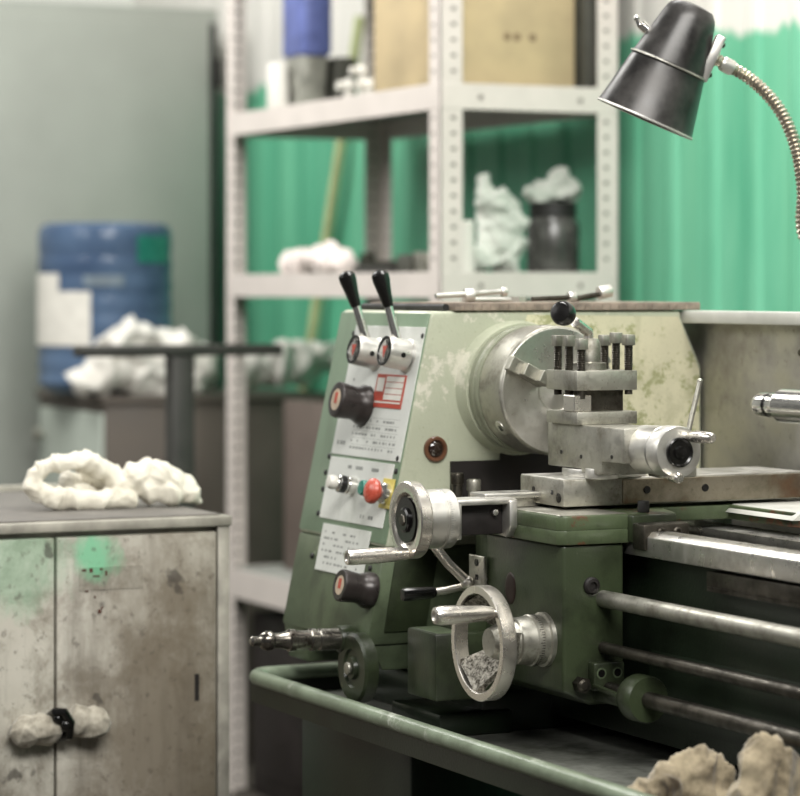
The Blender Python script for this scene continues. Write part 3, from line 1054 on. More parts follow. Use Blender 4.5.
th = part('post_handle', mb, M['steely'], tp)
dr = (e1 - e0).normalized()
mb = MB(); mb.lathe([(-.016, .009), (-.008, .0125), (.004, .0172), (.014, .0182), (.021, .0165), (.024, .0135), (.025, .006), (.0255, 0)], e1, dr + Vector((.55, -.5, 0)), 32)
part('handle_knob', mb, M['grip'], th)

# ---- rods along the bed
mb = MB(); mb.cyl((.28, -.098, .8655), (1.4, -.098, .8655), .0122, n=28); part('lead_screw', mb, M['oldsteel'], LT)
mb = MB(); mb.cyl((.28, -.098, .796), (1.4, -.098, .796), .0085, n=24); part('feed_rod', mb, M['darksteel'], LT)
mb = MB(); mb.cyl((.30, -.098, .738), (1.4, -.098, .738), .0115, n=24); rod3 = part('control_rod', mb, M['darksteel'], LT)
mb = MB()
mb.lathe([(0, .024), (.006, .031), (.012, .033), (.038, .033), (.042, .031), (.042, .02)], (.385, -.098, .738), (1, 0, 0), 36)
mb.box((.299, -.115, .722), (.40, -.08, .740), .003)
mb.prism([(.315, .742), (.315, .748), (.40, .742), (.40, .735)], -.125, -.118, 'Y', .001)
part('rod_collar', mb, M['dark'], LT)
mb = MB(); mb.box((1.3, -.13, .70), (1.39, -.03, .92), .005); part('rod_bracket', mb, M['dark'], LT)

# ---- tailstock
mb = MB()
mb.box((.70, -.01, .951), (.97, .235, .985), .004)
mb.box((.78, .02, .98), (.95, .2, 1.06), .01, 3)
mb.prism([(-.05, 1.06), (-.055, 1.15), (-.03, 1.205), (.03, 1.205), (.055, 1.15), (.06, 1.06), (.2, 1.0), (.2, .98), (.02, .98)], .78, .98, 'X', .008, 3)
ts = part('tailstock', mb, M['mid'], LT)
mb = MB()
mb.lathe([(0, .0085), (.004, .0125), (.010, .0155), (.014, .0165), (.034, .0168), (.036, .015), (.04, .0145), (.041, .0165), (.060, .0165), (.064, .018), (.066, .0225), (.235, .0225)], (.549, 0, 1.15), (1, 0, 0), 40)
q = part('quill', mb, M['chrome'], ts)
mb = MB(); mb.lathe([(.0345, .0169), (.0405, .0166)], (.549, 0, 1.15), (1, 0, 0), 40); part('quill_ring', mb, M['black'], q)
mb = MB(); mb.cyl((.975, 0, 1.15), (1.02, 0, 1.15), .03); mb.lathe([(0, .07), (.015, .07)], (1.02, 0, 1.15), (1, 0, 0), 40)
part('tailstock_handwheel', mb, M['steely'], ts)

# rubber strip along the headstock top, wooden board over it
mb = MB(); mb.tube([(-.462, -.122, 1.2775), (-.30, -.122, 1.2775), (-.155, -.122, 1.2775)], [.0058, .006, .006], 12)
part('rubber_edge', mb, M['blackmat'], head)
mb = MB(); mb.box((-.46, -.112, 1.2724), (-.145, .338, 1.2855), .002)
for i in range(28):
    y0 = -.11 + i * .0155
    mb.box((-.1452, y0, 1.2735), (-.1442, y0 + random.uniform(.006, .014), 1.2835))
bd = part('wooden_board', mb, M['board'], None)
tag(bd, 'thin worn brown board lying on top of the lathe headstock', 'board'); rebase(bd, (-.3, .1, 1.2722))

# ---- tools on the board
def wrench(name, pts, label, heads, mat='hub', r=.0045):
    z0 = 1.2847
    b = Vector(pts[0]); b.z = z0
    t = thing(name, b, label, 'tool', 'tools on top of the headstock')
    mb = MB(); mb.tube(pts, r, 12)
    part('shank', mb, M[mat], t)
    for (p, d, rr, l, n, m2) in heads:
        mb = MB(); mb.cyl(Vector(p) - Vector(d).normalized() * l / 2, Vector(p) + Vector(d).normalized() * l / 2, rr, n=n, bev=.001 if n > 8 else 0)
        part('head', mb, M[m2], t)


wrench('chuck_key', [(-.22, -.128 + .02, 1.2955), (-.22, -.05, 1.2985), (-.22, .012, 1.303)], 'steel bar wrench with a round collar, leftmost tool on the headstock board',
       [((-.22, -.048, 1.2965), (.2, 1, .06), .0115, .016, 20, 'hub'), ((-.22, .014, 1.3025), (0, 1, .05), .0075, .01, 16, 'hub')])
wrench('flat_spanner', [(-.25, -.035, 1.289), (-.25, .05, 1.289)], 'flat grey spanner lying between the two bar wrenches on the headstock',
       [((-.25, .055, 1.290), (0, 0, 1), .014, .009, 6, 'hub'), ((-.25, -.035, 1.290), (0, 0, 1), .011, .008, 6, 'hub')], r=.0042)
wrench('box_wrench', [(-.2, .055, 1.2905), (-.2, .135, 1.2935)], 'dark thin bar wrench with a pale round head, behind the tool post knob',
       [((-.2, .128, 1.2935), (.1, 1, .1), .0095, .012, 18, 'hub')], 'darksteel', .004)
wrench('tee_wrench', [(-.24, .155, 1.291), (-.24, .205, 1.2985)], 'short dark wrench with a raised pale head, rightmost tool on the headstock',
       [((-.24, .212, 1.302), (0, 1, .2), .011, .022, 18, 'hub'), ((-.24, .155, 1.2905), (0, 1, .2), .0058, .016, 12, 'darksteel')], 'darksteel', .0045)

# ---- rags in the tray
def rag(pxs, X, seed, label):
    sp_ = []
    for px, py, r, dx in pxs:
        p = at(px, py, X=X + dx); sp_.append((p.x, p.y, max(p.z, .6365 + r * .5), r))
    q = cloth('oily_rag', sp_, M['ragdark'], .0032, .012, 22, .0015, 50, floor=.6368, seed=seed, fold=(1, 1.3, .7), smooth_it=2)
    tag(q, label, 'rag', 'oily rags in the chip tray')
    return rebase(q, (X, sp_[0][1], .6368))


rag([(702, 768, .026, 0), (690, 774, .03, 0), (712, 778, .028, 0), (672, 786, .028, 0), (656, 796, .022, 0), (690, 796, .035, 0), (715, 800, .032, 0), (640, 806, .018, 0), (705, 786, .03, -.03), (670, 806, .03, 0), (700, 815, .03, 0)], .70, 3.1, 'crumpled oily beige rag in the chip tray, left one of the pair')
rag([(764, 757, .025, 0), (756, 766, .027, 0), (774, 768, .028, 0), (784, 780, .028, 0), (766, 786, .034, 0), (794, 792, .026, 0), (752, 798, .03, 0), (780, 806, .034, 0), (806, 806, .028, 0), (770, 780, .03, -.03)], .81, 8.4, 'crumpled oily beige rag in the chip tray, right one standing taller')

# ================================================================== WORK LAMP
def lampc(px, py, dep):
    a = (px - 400) / F; b = (290 - py) / F
    return CP + (CD + CR * a + Vector((0, 0, b))) * dep


# shade stands at its own distance: axis leaning in the plane across the lathe
c0 = Vector((.487, -.140, 1.5365))
ax = (CR * .40 + Vector((0, 0, .915)) - CD * .07).normalized()
LP = thing('gooseneck_lamp', (1.02, .33, 1.277), 'black conical work lamp on a ribbed steel gooseneck over the lathe', 'lamp')
mb = MB()
mb.lathe([(0, .0685), (.002, .0695), (.004, .0685), (.077, .0535), (.079, .0548), (.0815, .0548), (.083, .0525), (.148, .0375), (.158, .034), (.166, .027), (.169, .012), (.169, 0)], c0, ax, 64, cap=False)
mb.lathe([(0, .0685), (.001, .066), (.078, .050), (.145, .035), (.155, .0)], c0, ax, 64, cap=False)
shade = part('lamp_shade', mb, M['shade'], LP)
mb = MB(); mb.tube([c0 + ax * .001 + (ax.orthogonal().normalized() * math.cos(2 * PI * i / 64) + ax.cross(ax.orthogonal().normalized()) * math.sin(2 * PI * i / 64)) * .069 for i in range(64)], .0016, 8, close=True)
part('shade_rim', mb, M['hub'], shade)
mb = MB(); mb.tube([c0 + ax * .0803 + (ax.orthogonal().normalized() * math.cos(2 * PI * i / 64) + ax.cross(ax.orthogonal().normalized()) * math.sin(2 * PI * i / 64)) * .0550 for i in range(64)], .0012, 8, close=True)
part('shade_band', mb, M['oldsteel'], shade)
sl = -ax.cross(CD).cross(ax).cross(ax).normalized()
side = ax.cross(CD).normalized()
if side.dot(CR) < 0:
    side = -side
sp = c0 + ax * .112 - side * .0455
mb = MB(); mb.cyl(sp, sp - side * .012 + ax * .004, .0065, n=14); mb.cyl(sp - side * .011, sp - side * .019 + ax * .008, .0035, n=12); mb.ball(sp - side * .02 + ax * .009, .0045, 2)
part('toggle_switch', mb, M['chrome'], LP)
pv = c0 + ax * .110 + side * .0515
mb = MB()
m = Matrix((side, ax, side.cross(ax))).transposed().to_4x4(); m.translation = pv
mb.box((-.009, -.032, -.02), (.004, .034, .02), .002, M=m)
bkt = part('pivot_plate', mb, M['hub'], LP)
for t in (-.02, .024):
    mb = MB(); q = pv + ax * t + side * .004; mb.lathe([(0, .004), (.003, .0035), (.0045, 0)], q, side, 10); part('plate_rivet', mb, M['darksteel'], bkt)
gp = [pv + ax * .006 + side * .0, pv + side * .012 + ax * .002]
for px, py, dp in ((746, 76, 3.80), (765, 92, 3.79), (781, 112, 3.78), (792, 135, 3.77), (799, 160, 3.76), (803, 190, 3.75), (806, 240, 3.74)):
    gp.append(lampc(px, py, dp))
lastp = gp[-1]
gp += [lastp + Vector((.03, .05, -.06)), lastp + Vector((.12, .14, -.12)), Vector((.92, .30, 1.33)), Vector((1.02, .33, 1.36))]
gp[-1] = Vector((1.0, .33, 1.35))
cr = crom(gp, 60)
# resample evenly at 1.2 mm and ripple radius
acc = [cr[0]]
rest = .0013
for a, b in zip(cr, cr[1:]):
    d = (b - a).length
    while d > rest:
        a = a.lerp(b, rest / d)
        acc.append(a)
        d = (b - a).length
        rest = .0013
    rest -= d
mb = MB(); mb.tube(acc, [.0082 + .0011 * math.sin(i * 2 * PI / 5) for i in range(len(acc))], 14)
part('gooseneck', mb, M['goose'], LP)
mb = MB(); mb.lathe([(0, .0085), (.003, .0105), (.016, .0108), (.019, .0095)], gp[1], gp[2] - gp[1], 20); part('neck_collar', mb, M['hub'], LP)
mb = MB(); mb.cyl((1.0, .33, 1.277), (1.0, .33, 1.36), .014); mb.box((.97, .30, 1.2717), (1.05, .355, 1.287), .002); part('lamp_clamp', mb, M['darksteel'], LP)

# ================================================================== FRONT CABINET
CX = -.591
FC = thing('tool_cabinet', (-.9, -.61, 0), 'grimy grey two door metal cabinet with green paint remnants left of the lathe', 'cabinet')
mb = MB()
mb.box((-1.27, -.93, .0), (CX - .018, -.31, .911), .003)
mb.box((CX - .03, -.332, .0), (CX + .001, -.3105, .911), .002)
mb.box((CX - .03, -.93, .0), (CX + .001, -.905, .911), .002)
part('body', mb, M['cabedge'], FC)
for (y0, y1) in ((-.6155, -.336), (-.90, -.6195)):
    mb = MB(); mb.box((CX - .020, y0, .05), (CX + .004, y1, .901), .003)
    d = part('door', mb, M['cab'], FC)
    if y0 > -.7:
        mb = MB(); mb.box((CX + .0041, -.577, .813), (CX + .0050, -.467, .851), .0002, 1)
        fk = MB()
        for (a, b_, w_, h_) in ((-.591, .834, .008, .004), (-.578, .832, .006, .007), (-.572, .824, .012, .003), (-.56, .835, .005, .004), (-.551, .826, .004, .008), (-.585, .80, .005, .003), (-.57, .79, .003, .003), (-.563, .765, .006, .006), (-.558, .772, .004, .003)):
            a += .018; b_ += .01
            fk.box((CX + .0042, a, b_), (CX + .0053, a + w_, b_ + h_))
        tg = part('name_plate', merge(mb, fk), M['cab'], d)
        tg.data.materials.append(plain('rust_fleck', srgb(84, 52, 40), .7))
        mb = MB(); mb.box((CX + .004, -.375, .62), (CX + .0045, -.367, .665)); part('paint_scratch', mb, M['recess'], d, smooth=False)
# handles wrapped in cloth, latched together
for sg_, (y0, y1), z in ((1, (-.588, -.557), .601), (-1, (-.682, -.640), .594)):
    sph = [(CX + .026, y0 + (y1 - y0) * t, z + .003 * math.sin(5 * t + sg_), .0225 + .0025 * math.sin(9 * t)) for t in (0, .12, .25, .37, .5, .62, .75, .87, 1)]
    hd = cloth('wrapped_handle', sph, M['tape'], .003, .004, 40, .001, 90, parent=FC, seed=sg_ * 2.0 + 5)
    mb = MB()
    for yy in (y0 + .004, y1 - .004):
        mb.box((CX + .003, yy - .004, z - .005), (CX + .016, yy + .004, z + .005))
    part('handle_bracket', mb, M['darksteel'], hd)
mb = MB()
mb.tube([(CX + .012, -.632, .611), (CX + .04, -.630, .623), (CX + .048, -.618, .623), (CX + .046, -.606, .605), (CX + .037, -.606, .583), (CX + .018, -.618, .576), (CX + .010, -.630, .586)], .0075, 12, close=True)
mb.ball((CX + .04, -.612, .601), .012, 3); mb.ball((CX + .036, -.624, .611), .011, 3); mb.ball((CX + .02, -.618, .599), .022, 3)
part('latch_ring', mb, M['black'], FC, 'black shiny latch between the two handles')
mb = MB(); mb.box((-1.28, -.94, .910), (CX + .006, -.308, .9265), .002)
top = part('worktop', mb, M['cabedge'], FC)
mb = MB(); mb.box((-1.26, -.93, .926), (CX - .012, -.322, .9295), .001)
part('rubber_mat', mb, M['cabtop'], top)
mb = MB(); mb.box((-1.278, -.938, .926), (-1.25, -.31, .94), .002); part('back_lip', mb, M['cabedge'], top)

# rag on the cabinet
ZT = .9296
def rp_(px, py, X): return at(px, py, X=X)
sph = []
loop = [(128, 500, .018), (110, 503, .019), (90, 502, .0195), (70, 500, .019), (52, 497, .018), (38, 492, .0165), (31, 484, .015), (34, 475, .0145), (44, 467, .015), (58, 462, .016), (76, 460, .0175), (94, 464, .019), (108, 473, .020), (117, 484, .02)]
lp = []
for i, (px, py, r) in enumerate(loop):
    p = at(px, py, X=-.775 - .003 * i); lp.append((p.x, p.y, max(p.z, ZT + r * .8), r))
for a, b in zip(lp, lp[1:]):
    for j in range(4):
        sph.append(tuple(u * (1 - j / 4) + v * j / 4 for u, v in zip(a, b)))
for px, py, X, r in ((124, 490, -.80, .026), (136, 478, -.80, .028), (146, 472, -.80, .024), (160, 474, -.79, .026), (172, 480, -.79, .026), (184, 486, -.79, .024), (192, 494, -.78, .015), (198, 501, -.78, .007), (150, 490, -.79, .026), (168, 493, -.78, .024), (70, 484, -.86, .022), (88, 480, -.87, .026), (102, 484, -.86, .026), (84, 494, -.83, .018)):
    p = at(px, py, X=X); sph.append((p.x, p.y, max(p.z, ZT + r * .6), r))
o = cloth('cotton_rag', sph, M['rag'], .003, .006, 24, .0012, 60, floor=ZT + .0003, seed=1.3, fold=(.5, 1.5, .9), smooth_it=3)
tag(o, 'crumpled white cotton rag lying on top of the grimy cabinet', 'rag'); rebase(o, (-.80, -.5, ZT))

# ================================================================== SHELF UNIT
SX, SY = -1.76, .662
SX2, SY2 = -3.02, 1.115
SH = thing('storage_shelf', ((SX + SX2) / 2, (SY + SY2) / 2, 0), 'cream slotted angle steel shelving unit in front of the green wall', 'shelf')
W = .055; T = .0025
def post(cx_, cy_, sx, sy):
    mb = MB()
    mb.box((min(cx_, cx_ + sx * W), min(cy_, cy_ + sy * T), 0), (max(cx_, cx_ + sx * W), max(cy_, cy_ + sy * T), 2.35))
    mb.box((min(cx_, cx_ + sx * T), min(cy_, cy_ + sy * W), 0), (max(cx_, cx_ + sx * T), max(cy_, cy_ + sy * W), 2.35))
    hb = MB()
    z = .03
    while z < 2.33:
        q = cy_ + sy * .033
        e = .0006
        xx = (cx_, cx_ + sx * T)
        hb.box((min(xx) - e, q - .006, z - .004), (max(xx) + e, q + .006, z + .004))
        q = cx_ + sx * .033
        yy = (cy_, cy_ + sy * T)
        hb.box((q - .006, min(yy) - e, z - .004), (q + .006, max(yy) + e, z + .004))
        z += .0345
    merge(mb, hb)
    o = part('post', mb, M['shelfpaint'], SH, smooth=False)
    o.data.materials.append(M['hole'])


post(SX, SY, -1, 1); post(SX, SY2, -1, -1); post(SX2, SY, 1, 1); post(SX2, SY2, 1, -1)
LV = ((1.763, .058), (1.345, .058), (.583, .075), (2.28, .058))
for zt, h in LV:
    mb = MB()
    a0, a1, b0, b1 = SX2 + .003, SX - .003, SY + .003, SY2 - .003
    mb.box((a0, b0, zt - .004), (a1, b1, zt - .002))
    sb = part('shelf_board', mb, M['shelfpan'], SH, smooth=False)
    mb = MB()
    mb.box((a0, b0 - .004, zt - h), (a1, b0, zt), .001, 1); mb.box((a0, b1, zt - h), (a1, b1 + .002, zt), .001, 1)
    mb.box((a1, b0, zt - h), (a1 + .004, b1, zt), .001, 1); mb.box((a0 - .002, b0, zt - h), (a0, b1, zt), .001, 1)
    part('shelf_edge', mb, M['shelfpaint'], sb)
    for yy in (SY + .1, SY2 - .1):
        mb = MB(); mb.cyl((a1 + .0035, yy, zt - .03), (a1 + .0055, yy, zt - .03), .006, n=12); part('bolt', mb, M['hole'], sb)
ZU, ZL = 1.7612, 1.3432
# cardboard box
CB = thing('cardboard_box', (-2.0, .9, ZU), 'large brown cardboard box on the upper shelf behind the centre post', 'box')
mb = MB(); mb.box((-2.2, .705, ZU), (-1.82, 1.035, ZU + .34), .004)
part('carton', mb, M['cardboard'], CB)
mb = MB(); mb.box((-2.2, .83, ZU + .339), (-1.82, .89, ZU + .341)); mb.box((-1.8205, .83, ZU + .24), (-1.8192, .89, ZU + .341)); part('packing_tape', mb, M['card2'], CB, smooth=False)
mb = MB()
for yy in (.86, .885, .925): mb.ball((-1.8195, yy, ZU + .115), .009, 2, (.1, 1, 1))
part('printed_marks', mb, plain('dim_print', srgb(120, 100, 74), .8), CB)
mb = MB(); mb.box((-2.1, 1.045, ZU), (-1.79, 1.085, ZU + .33), .004)
o = part('grey_folder', mb, M['darkbox'], None); tag(o, 'dark grey upright slab squeezed beside the cardboard box on the upper shelf', 'board'); rebase(o, (-1.95, 1.065, ZU))
# blue pack
q0 = at(281, 95, Y=.72); q1 = at(304, 95, Y=.72)
bx0, bx1 = q0.x, q1.x
BP = thing('film_pack', ((bx0 + bx1) / 2, .8, ZU), 'blue and grey film wrapped pack on the upper shelf left of the box', 'package')
mb = MB(); mb.box((bx0, .72, ZU + .13), (bx1, .80, ZU + .45), .015, 3); part('blue_wrap', mb, M['bluepack'], BP, 'blue printed film')
mb = MB(); mb.prism([(bx0 + .01, ZU), (bx0, ZU + .14), (bx1 - .01, ZU + .14), (bx1 - .03, ZU)], .725, .795, 'Y', .015, 3); part('lower_wrap', mb, M['greyfilm'], BP, 'clear grey film')
mb = MB(); mb.prism([(bx0 - .01, ZU), (bx0 - .01, ZU + .12), (bx0 + .06, ZU + .12), (bx0 + .07, ZU)], .682, .715, 'Y', .01, 3)
o = part('white_packet', mb, M['bagwhite'], None); tag(o, 'slim white packet standing against the blue film pack', 'package'); rebase(o, (bx0, .715, ZU))
q1 = Vector((bx1, 0, 0)); q0 = Vector((bx1 - .2, 0, 0))
mb = MB(); mb.box((q0.x, .81, ZU), (q1.x, .865, ZU + .13), .006)
o = part('small_box', mb, M['darkbox'], None); tag(o, 'small dark grey box right of the blue film pack on the upper shelf', 'box'); rebase(o, ((q0.x + q1.x) / 2, .86, ZU))
for i, (px, py, r) in enumerate(((349, 86, .019), (362, 71, .016), (369, 85, .016))):
    p = at(px, py, Y=.70); z = max(p.z, ZU + r)
    FT = thing('pipe_fitting', (p.x, .70, ZU), ['white pipe fitting nearest the small grey box on the upper shelf', 'white pipe fitting standing tallest in the row of three', 'white pipe fitting nearest the cardboard box on the upper shelf'][i], 'fitting', 'white pipe fittings on the upper shelf')
    mb = MB(); mb.cyl((p.x, .70, ZU), (p.x, .70, z), r * .7, n=16); mb.ball((p.x, .70, z), r, 3); part('fitting_body', mb, M['white'], FT)
    mb = MB(); mb.cyl((p.x, .685, z), (p.x, .67, z), r * .6, n=16); part('nozzle', mb, M['white'], FT)
# lower shelf things
p = at(553, 270, X=-1.90)
JR = thing('storage_jar', (-1.9, p.y, ZL), 'dark jar with a black lid on the lower shelf near the right post', 'jar')
mb = MB(); mb.lathe([(0, .05), (.004, .058), (.01, .061), (.11, .061), (.125, .054), (.132, .050), (.14, .05)], (-1.9, p.y, ZL), (0, 0, 1), 40); part('jar_body', mb, M['jarglass'], JR)
mb = MB(); mb.lathe([(.13, .054), (.16, .054), (.163, .05), (.163, 0)], (-1.9, p.y, ZL), (0, 0, 1), 40); part('lid', mb, M['blackmat'], JR)
o = cloth('white_bag', [(-1.9, p.y - .03, ZL + .185, .028), (-1.9, p.y, ZL + .188, .03), (-1.9, p.y + .03, ZL + .19, .03), (-1.89, p.y + .01, ZL + .215, .025), (-1.9, p.y - .055, ZL + .19, .02)], M['film'], .006, .016, 22, .003, 70, floor=ZL + .1632, seed=4)
tag(o, 'crumpled white plastic bag lying on top of the dark jar', 'bag'); rebase(o, (-1.9, p.y, ZL + .1632))
p2 = at(497, 270, X=-1.88)
o = cloth('plastic_bag', [(-1.88, p2.y + a, ZL + b, r) for a, b, r in ((-.03, .03, .035), (.02, .03, .04), (.0, .07, .045), (.0, .11, .042), (-.01, .15, .034), (-.03, .18, .022), (.04, .06, .03), (.045, .11, .025), (-.035, .20, .012), (.03, .15, .018))], M['film'], .006, .02, 20, .004, 70, floor=ZL, seed=9)
tag(o, 'upright cloudy white plastic bag on the lower shelf left of the dark jar', 'bag'); rebase(o, (-1.88, p2.y, ZL))
p3 = at(463, 270, X=-1.85)
mb = MB(); mb.lathe([(0, .024), (.002, .026), (.115, .026), (.118, .024), (.118, .012), (.1, .012)], (-1.85, p3.y, ZL), (0, 0, 1), 32)
o = part('paper_roll', mb, M['bagwhite'], None); tag(o, 'white paper roll on the lower shelf beside the centre post', 'roll'); rebase(o, (-1.85, p3.y, ZL))
o = cloth('pink_rag', [tuple(at(px, py, Y=.74)[:]) + (r,) for px, py, r in ((290, 266, .03), (304, 264, .035), (318, 260, .038), (332, 256, .036), (342, 262, .03), (326, 268, .035))], M['pinkrag'], .007, .016, 14, .004, 50, floor=ZL, seed=6)
tag(o, 'pinkish white folded cloth at the left of the lower shelf', 'cloth'); rebase(o, (o.data.vertices[0].co.x, .74, ZL))
q0 = at(352, 268, Y=.80)
for i, (px0, px1, y0, h, mt, lab) in enumerate(((345, 398, .86, .035, 'darksteel', 'flat dark steel bar behind the row on the lower shelf'), (352, 388, .73, .02, 'tdark', 'low flat dark plate on the lower shelf next to the pink cloth'), (396, 410, .74, .045, 'darkbox', 'small dark block on the lower shelf left of the centre post'), (412, 424, .75, .05, 'oldsteel', 'small grey metal block on the lower shelf touching the centre post'))):
    a = at(px0, 268, Y=y0).x; b_ = at(px1, 268, Y=y0).x
    mb = MB(); mb.box((a, y0, ZL), (b_, y0 + .09, ZL + h), .005)
    if i == 0: mb.cyl((a + .05, y0 + .04, ZL + h), (a + .05, y0 + .04, ZL + h + .02), .02)
    o = part(['steel_bar', 'metal_plate', 'dark_block', 'metal_block'][i], mb, M[mt], None); tag(o, lab, 'metal part', 'metal parts on the lower shelf'); rebase(o, ((a + b_) / 2, y0 + .045, ZL))

mb = MB(); mb.box((SX2 + .06, SY + .05, 0), (SX - .12, SY2 - .05, .47), .005)  # dark box added to make the space under the lowest shelf dark
for i in range(3):
    mb.box((SX2 + .10 + i * .36, SY + .045, .05), (SX2 + .42 + i * .36, SY + .052, .42), .002)
o = part('shade_filler', mb, M['filler'], None); tag(o, 'long dark brown chest added as darkness on the floor under the lowest shelf board', 'filler'); rebase(o, (-2.4, .88, 0))
mb = MB(); mb.box((SX2 + .10, SY + .12, .583), (SX - .35, SY + .14, 1.02), .003); mb.box((SX2 + .10, SY + .14, .583), (SX2 + .13, SY + .3, 1.02), .003)
o = part('folded_panel', mb, M['brownpanel'], None); tag(o, 'brown grey panel standing upright on the lowest white shelf board', 'panel'); rebase(o, (-2.5, SY + .13, .583))

# batten leaning on the wall
b0 = at(309, 352, Y=1.16); b1 = at(347, 100, Y=1.16)
dv = (b1 - b0).normalized()
bt0 = b0 - dv * (b0.z / dv.z); 
mm = Matrix((dv.cross(Vector((0, 1, 0))).normalized(), Vector((0, 1, 0)), dv)).transposed().to_4x4(); mm.translation = bt0
mb = MB(); mb.box((-.016, -.008, .02), (.016, .012, 2.2), .002, M=mm)
o = part('wooden_batten', mb, M['wood'], None); tag(o, 'thin pale batten leaning against the green wall behind the shelving', 'batten'); rebase(o, bt0)

# ================================================================== BACK LEFT
# tall locker
LX = -4.1
LK = thing('tall_locker', (LX - .25, .6, 0), 'tall grey steel locker standing behind the water bottle', 'locker')
mb = MB(); mb.box((LX - .5, -.35, 0), (LX - .012, 1.075, 2.155), .004); part('body', mb, M['lockergrey'], LK)
mb = MB(); mb.box((LX - .016, -.33, .06), (LX, 1.045, 2.11), .004); ld = part('door', mb, M['lockergrey'], LK)
p = at(219, 72, X=LX)
mb = MB(); mb.box((LX - .014, p.y - .012, p.z - .045), (LX + .03, p.y + .004, p.z + .04), .006); part('handle', mb, M['tdark'], ld)
mb = MB(); mb.box((LX - .03, 1.045, .06), (LX - .008, 1.07, 2.11)); part('door_gap', mb, M['blackmat'], LK, smooth=False)

# bench cabinet with the bottle
BX, BY, BZ = -3.4, .4655, 1.016
BC = thing('bench_cabinet', (-3.63, .8, 0), 'low cabinet with a pale grey door under the blue water bottle', 'cabinet')
mb = MB(); mb.box((-3.97, BY, .0), (BX, 1.14, BZ - .02), .004); part('body', mb, M['benchbrown'], BC, 'brown grey side panel')
mb = MB(); mb.box((-3.95, BY - .008, .2), (BX - .015, BY + .002, BZ - .045), .003); bd_ = part('door', mb, M['cabgrey'], BC, 'pale grey door')
mb = MB(); p = at(46, 434, Y=BY); mb.lathe([(0, .008), (.012, .008), (.015, .018), (.024, .02), (.03, .014), (.031, 0)], (p.x, BY - .007, p.z), (0, -1, 0), 20); part('knob', mb, M['oldsteel'], bd_)
mb = MB(); mb.box((-3.98, BY - .012, BZ - .02), (BX + .01, 1.14, BZ), .003); part('top', mb, M['benchbrown'], BC)
# bottle
bc = at(105, 385, X=-3.70); bR = 67 / 2800 * 7.85
bh = 1.016
bc = Vector((-3.70, bc.y, BZ))
WB = thing('water_bottle', bc, 'big ribbed blue plastic water bottle with a white label on the bench cabinet', 'bottle')
prof = [(0, bR * .8), (.012, bR * .93), (.03, bR)]
H = .475
z = .04
while z < H - .05:
    prof += [(z, bR), (z + .012, bR * .986), (z + .02, bR * .986), (z + .032, bR)]
    z += .055
prof += [(H - .03, bR), (H - .01, bR * .97), (H, bR * .9), (H, bR * .86), (H - .01, bR * .82), (H - .012, 0)]
mb = MB(); mb.lathe(prof, bc, (0, 0, 1), 64); part('bottle_body', mb, M['blue'], WB)
def wrap(a0, a1, z0, z1, rr, n=16):
    mb = MB()
    base = math.atan2(-CD.y, -CD.x)
    A = [[], []]; B = [[], []]
    for i in range(n + 1):
        a = base + R(a0 + (a1 - a0) * i / n)
        for k_, (zz) in enumerate((z0, z1)):
            A[k_].append(mb.bm.verts.new(bc + Vector((math.cos(a) * rr, math.sin(a) * rr, zz))))
            B[k_].append(mb.bm.verts.new(bc + Vector((math.cos(a) * (rr - .002), math.sin(a) * (rr - .002), zz))))
    for i in range(n):
        mb.bm.faces.new((A[0][i], A[0][i + 1], A[1][i + 1], A[1][i]))
        mb.bm.faces.new((B[0][i], B[1][i], B[1][i + 1], B[0][i + 1]))
    for k_ in (0, 1):
        for i in range(n):
            mb.bm.faces.new((A[k_][i], A[k_][i + 1], B[k_][i + 1], B[k_][i]))
    bmesh.ops.recalc_face_normals(mb.bm, faces=mb.bm.faces)
    return mb


part('label', wrap(-78, -6, .135, .285, bR + .003), M['white'], WB, 'white paper label')
part('label', wrap(-74, -36, .28, .335, bR + .0035), M['white'], WB, 'white paper label')
part('bottle_patch', wrap(34, 72, .365, .44, bR + .003), M['teal'], WB, 'green patch')  # green patch curved round the bottle's upper right
part('bottle_patch', wrap(-12, 22, .30, .33, bR + .003), plain('faint_grey_label', srgb(110, 124, 134), .5), WB, 'faint grey sticker')

# cloth heaps on the bench
def heap(pxs, X, fl, name, seed, mat='bagwhite', vox=.01, amp=.02):
    s_ = []
    for px, py, r in pxs:
        p = at(px, py, X=X); s_.append((p.x, p.y, max(p.z, fl + .01), r))
    return cloth(name, s_, M[mat], vox, amp, 9, .004, 40, floor=fl + .0005, seed=seed)


def heap(pxs, X, fl, name, seed):
    s_ = []
    for px, py, r in pxs:
        p = at(px, py, X=X); s_.append((p.x, p.y, max(p.z, fl + r * .5), r))
    return cloth(name, s_, M['bagwhite'], .008, .025, 13, .003, 30, floor=fl + .0005, seed=seed, smooth_it=3)


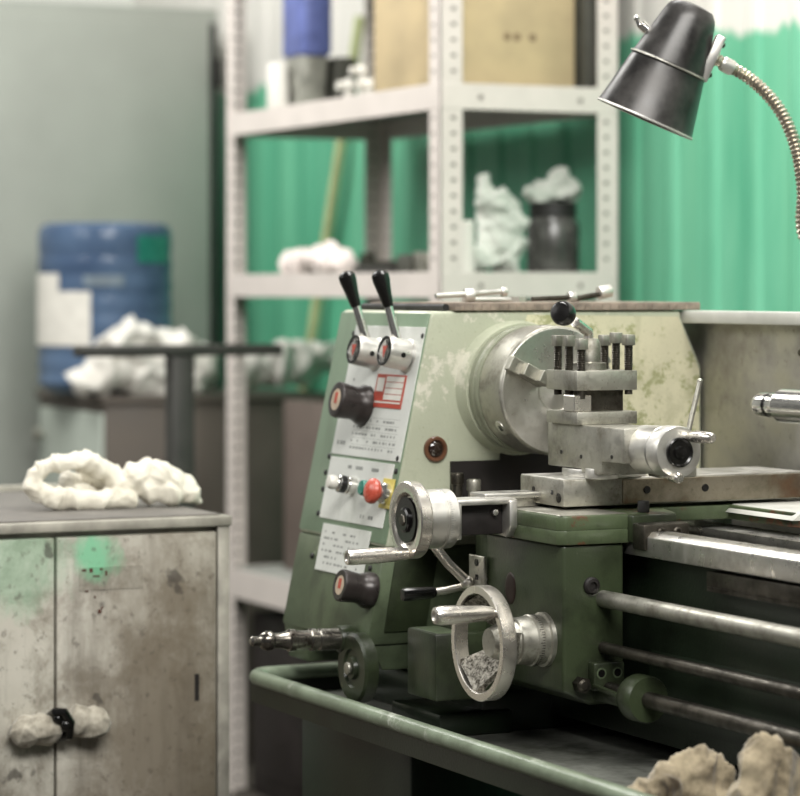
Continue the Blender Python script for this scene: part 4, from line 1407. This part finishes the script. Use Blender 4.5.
o = heap([(84, 382, .03), (100, 380, .035), (120, 382, .035), (142, 382, .04), (165, 382, .04), (190, 380, .04), (88, 378, .035), (105, 372, .045), (122, 372, .05), (140, 370, .05), (160, 370, .05), (118, 345, .05), (130, 336, .045), (145, 338, .045), (165, 345, .045), (185, 350, .045), (205, 358, .04), (180, 368, .05), (200, 370, .045), (140, 355, .05)], BX - .045, BZ, 'white_cloth_heap', 2.2)
tag(o, 'heap of crumpled white cloth on the bench cabinet beside the blue bottle', 'cloth'); rebase(o, (BX - .05, .6, BZ))
o = heap([(248, 374, .036), (262, 368, .045), (280, 364, .05), (298, 362, .05), (315, 360, .045), (330, 358, .045), (345, 360, .04), (300, 370, .04)], BX - .06, BZ, 'white_sheet', 5.5)
tag(o, 'crumpled white sheet on the bench cabinet to the right of the shelf post', 'cloth'); rebase(o, (BX - .06, .98, BZ))

# T shaped stand
p = at(180, 350, X=-2.31)
TS = thing('tee_stand', (-2.31, p.y, 0), 'dark steel T shaped stand behind the front cabinet', 'stand')
a = at(76, 352, X=-2.31).y; b_ = at(279, 352, X=-2.31).y
mb = MB(); mb.box((-2.335, a, p.z - .014), (-2.285, b_, p.z + .012), .004); part('cross_bar', mb, M['tdark'], TS)
mb = MB(); mb.box((-2.34, p.y - .027, .02), (-2.29, p.y + .03, p.z - .012), .004); part('post', mb, M['tdark'], TS)
mb = MB(); mb.box((-2.5, p.y - .2, 0), (-2.12, p.y + .2, .022), .004); part('base', mb, M['tdark'], TS)

# ================================================================== LIGHT
def area(name, loc, aim, sx, sy, e, col=(1, 1, 1)):
    l = bpy.data.lights.new(name, 'AREA'); l.shape = 'RECTANGLE'; l.size = sx; l.size_y = sy; l.energy = e; l.color = col
    o = bpy.data.objects.new(name, l); COL.objects.link(o); o.location = loc
    o.rotation_euler = (Vector(aim) - Vector(loc)).to_track_quat('-Z', 'Y').to_euler()
    return o


area('added_side_softbox', (-1.2, -3.4, 3.0), (-.6, 0, 1.2), 3.0, 1.4, 62, (1, .985, .95))  # window-like softbox added for soft side light, no window known there
area('unseen_overhead_light', (2.9, -1.1, 3.5), (.0, .1, 1.1), 2.6, 1.2, 185, (1, .98, .94))  # unseen key added on the camera side to brighten tailstock-facing faces
area('unseen_overhead_light', (-.2, .2, 3.4), (-.2, 0, 1.0), 2.2, .5, 60, (1, .98, .94))
area('unseen_overhead_light', (-2.9, -.7, 3.2), (-2.7, .9, 1.2), 2.4, .8, 70, (1, .985, .95))
w = bpy.data.worlds.new('workshop_air'); SC.world = w; w.use_nodes = True
w.node_tree.nodes['Background'].inputs[0].default_value = (.95, .98, 1, 1)
w.node_tree.nodes['Background'].inputs[1].default_value = .06
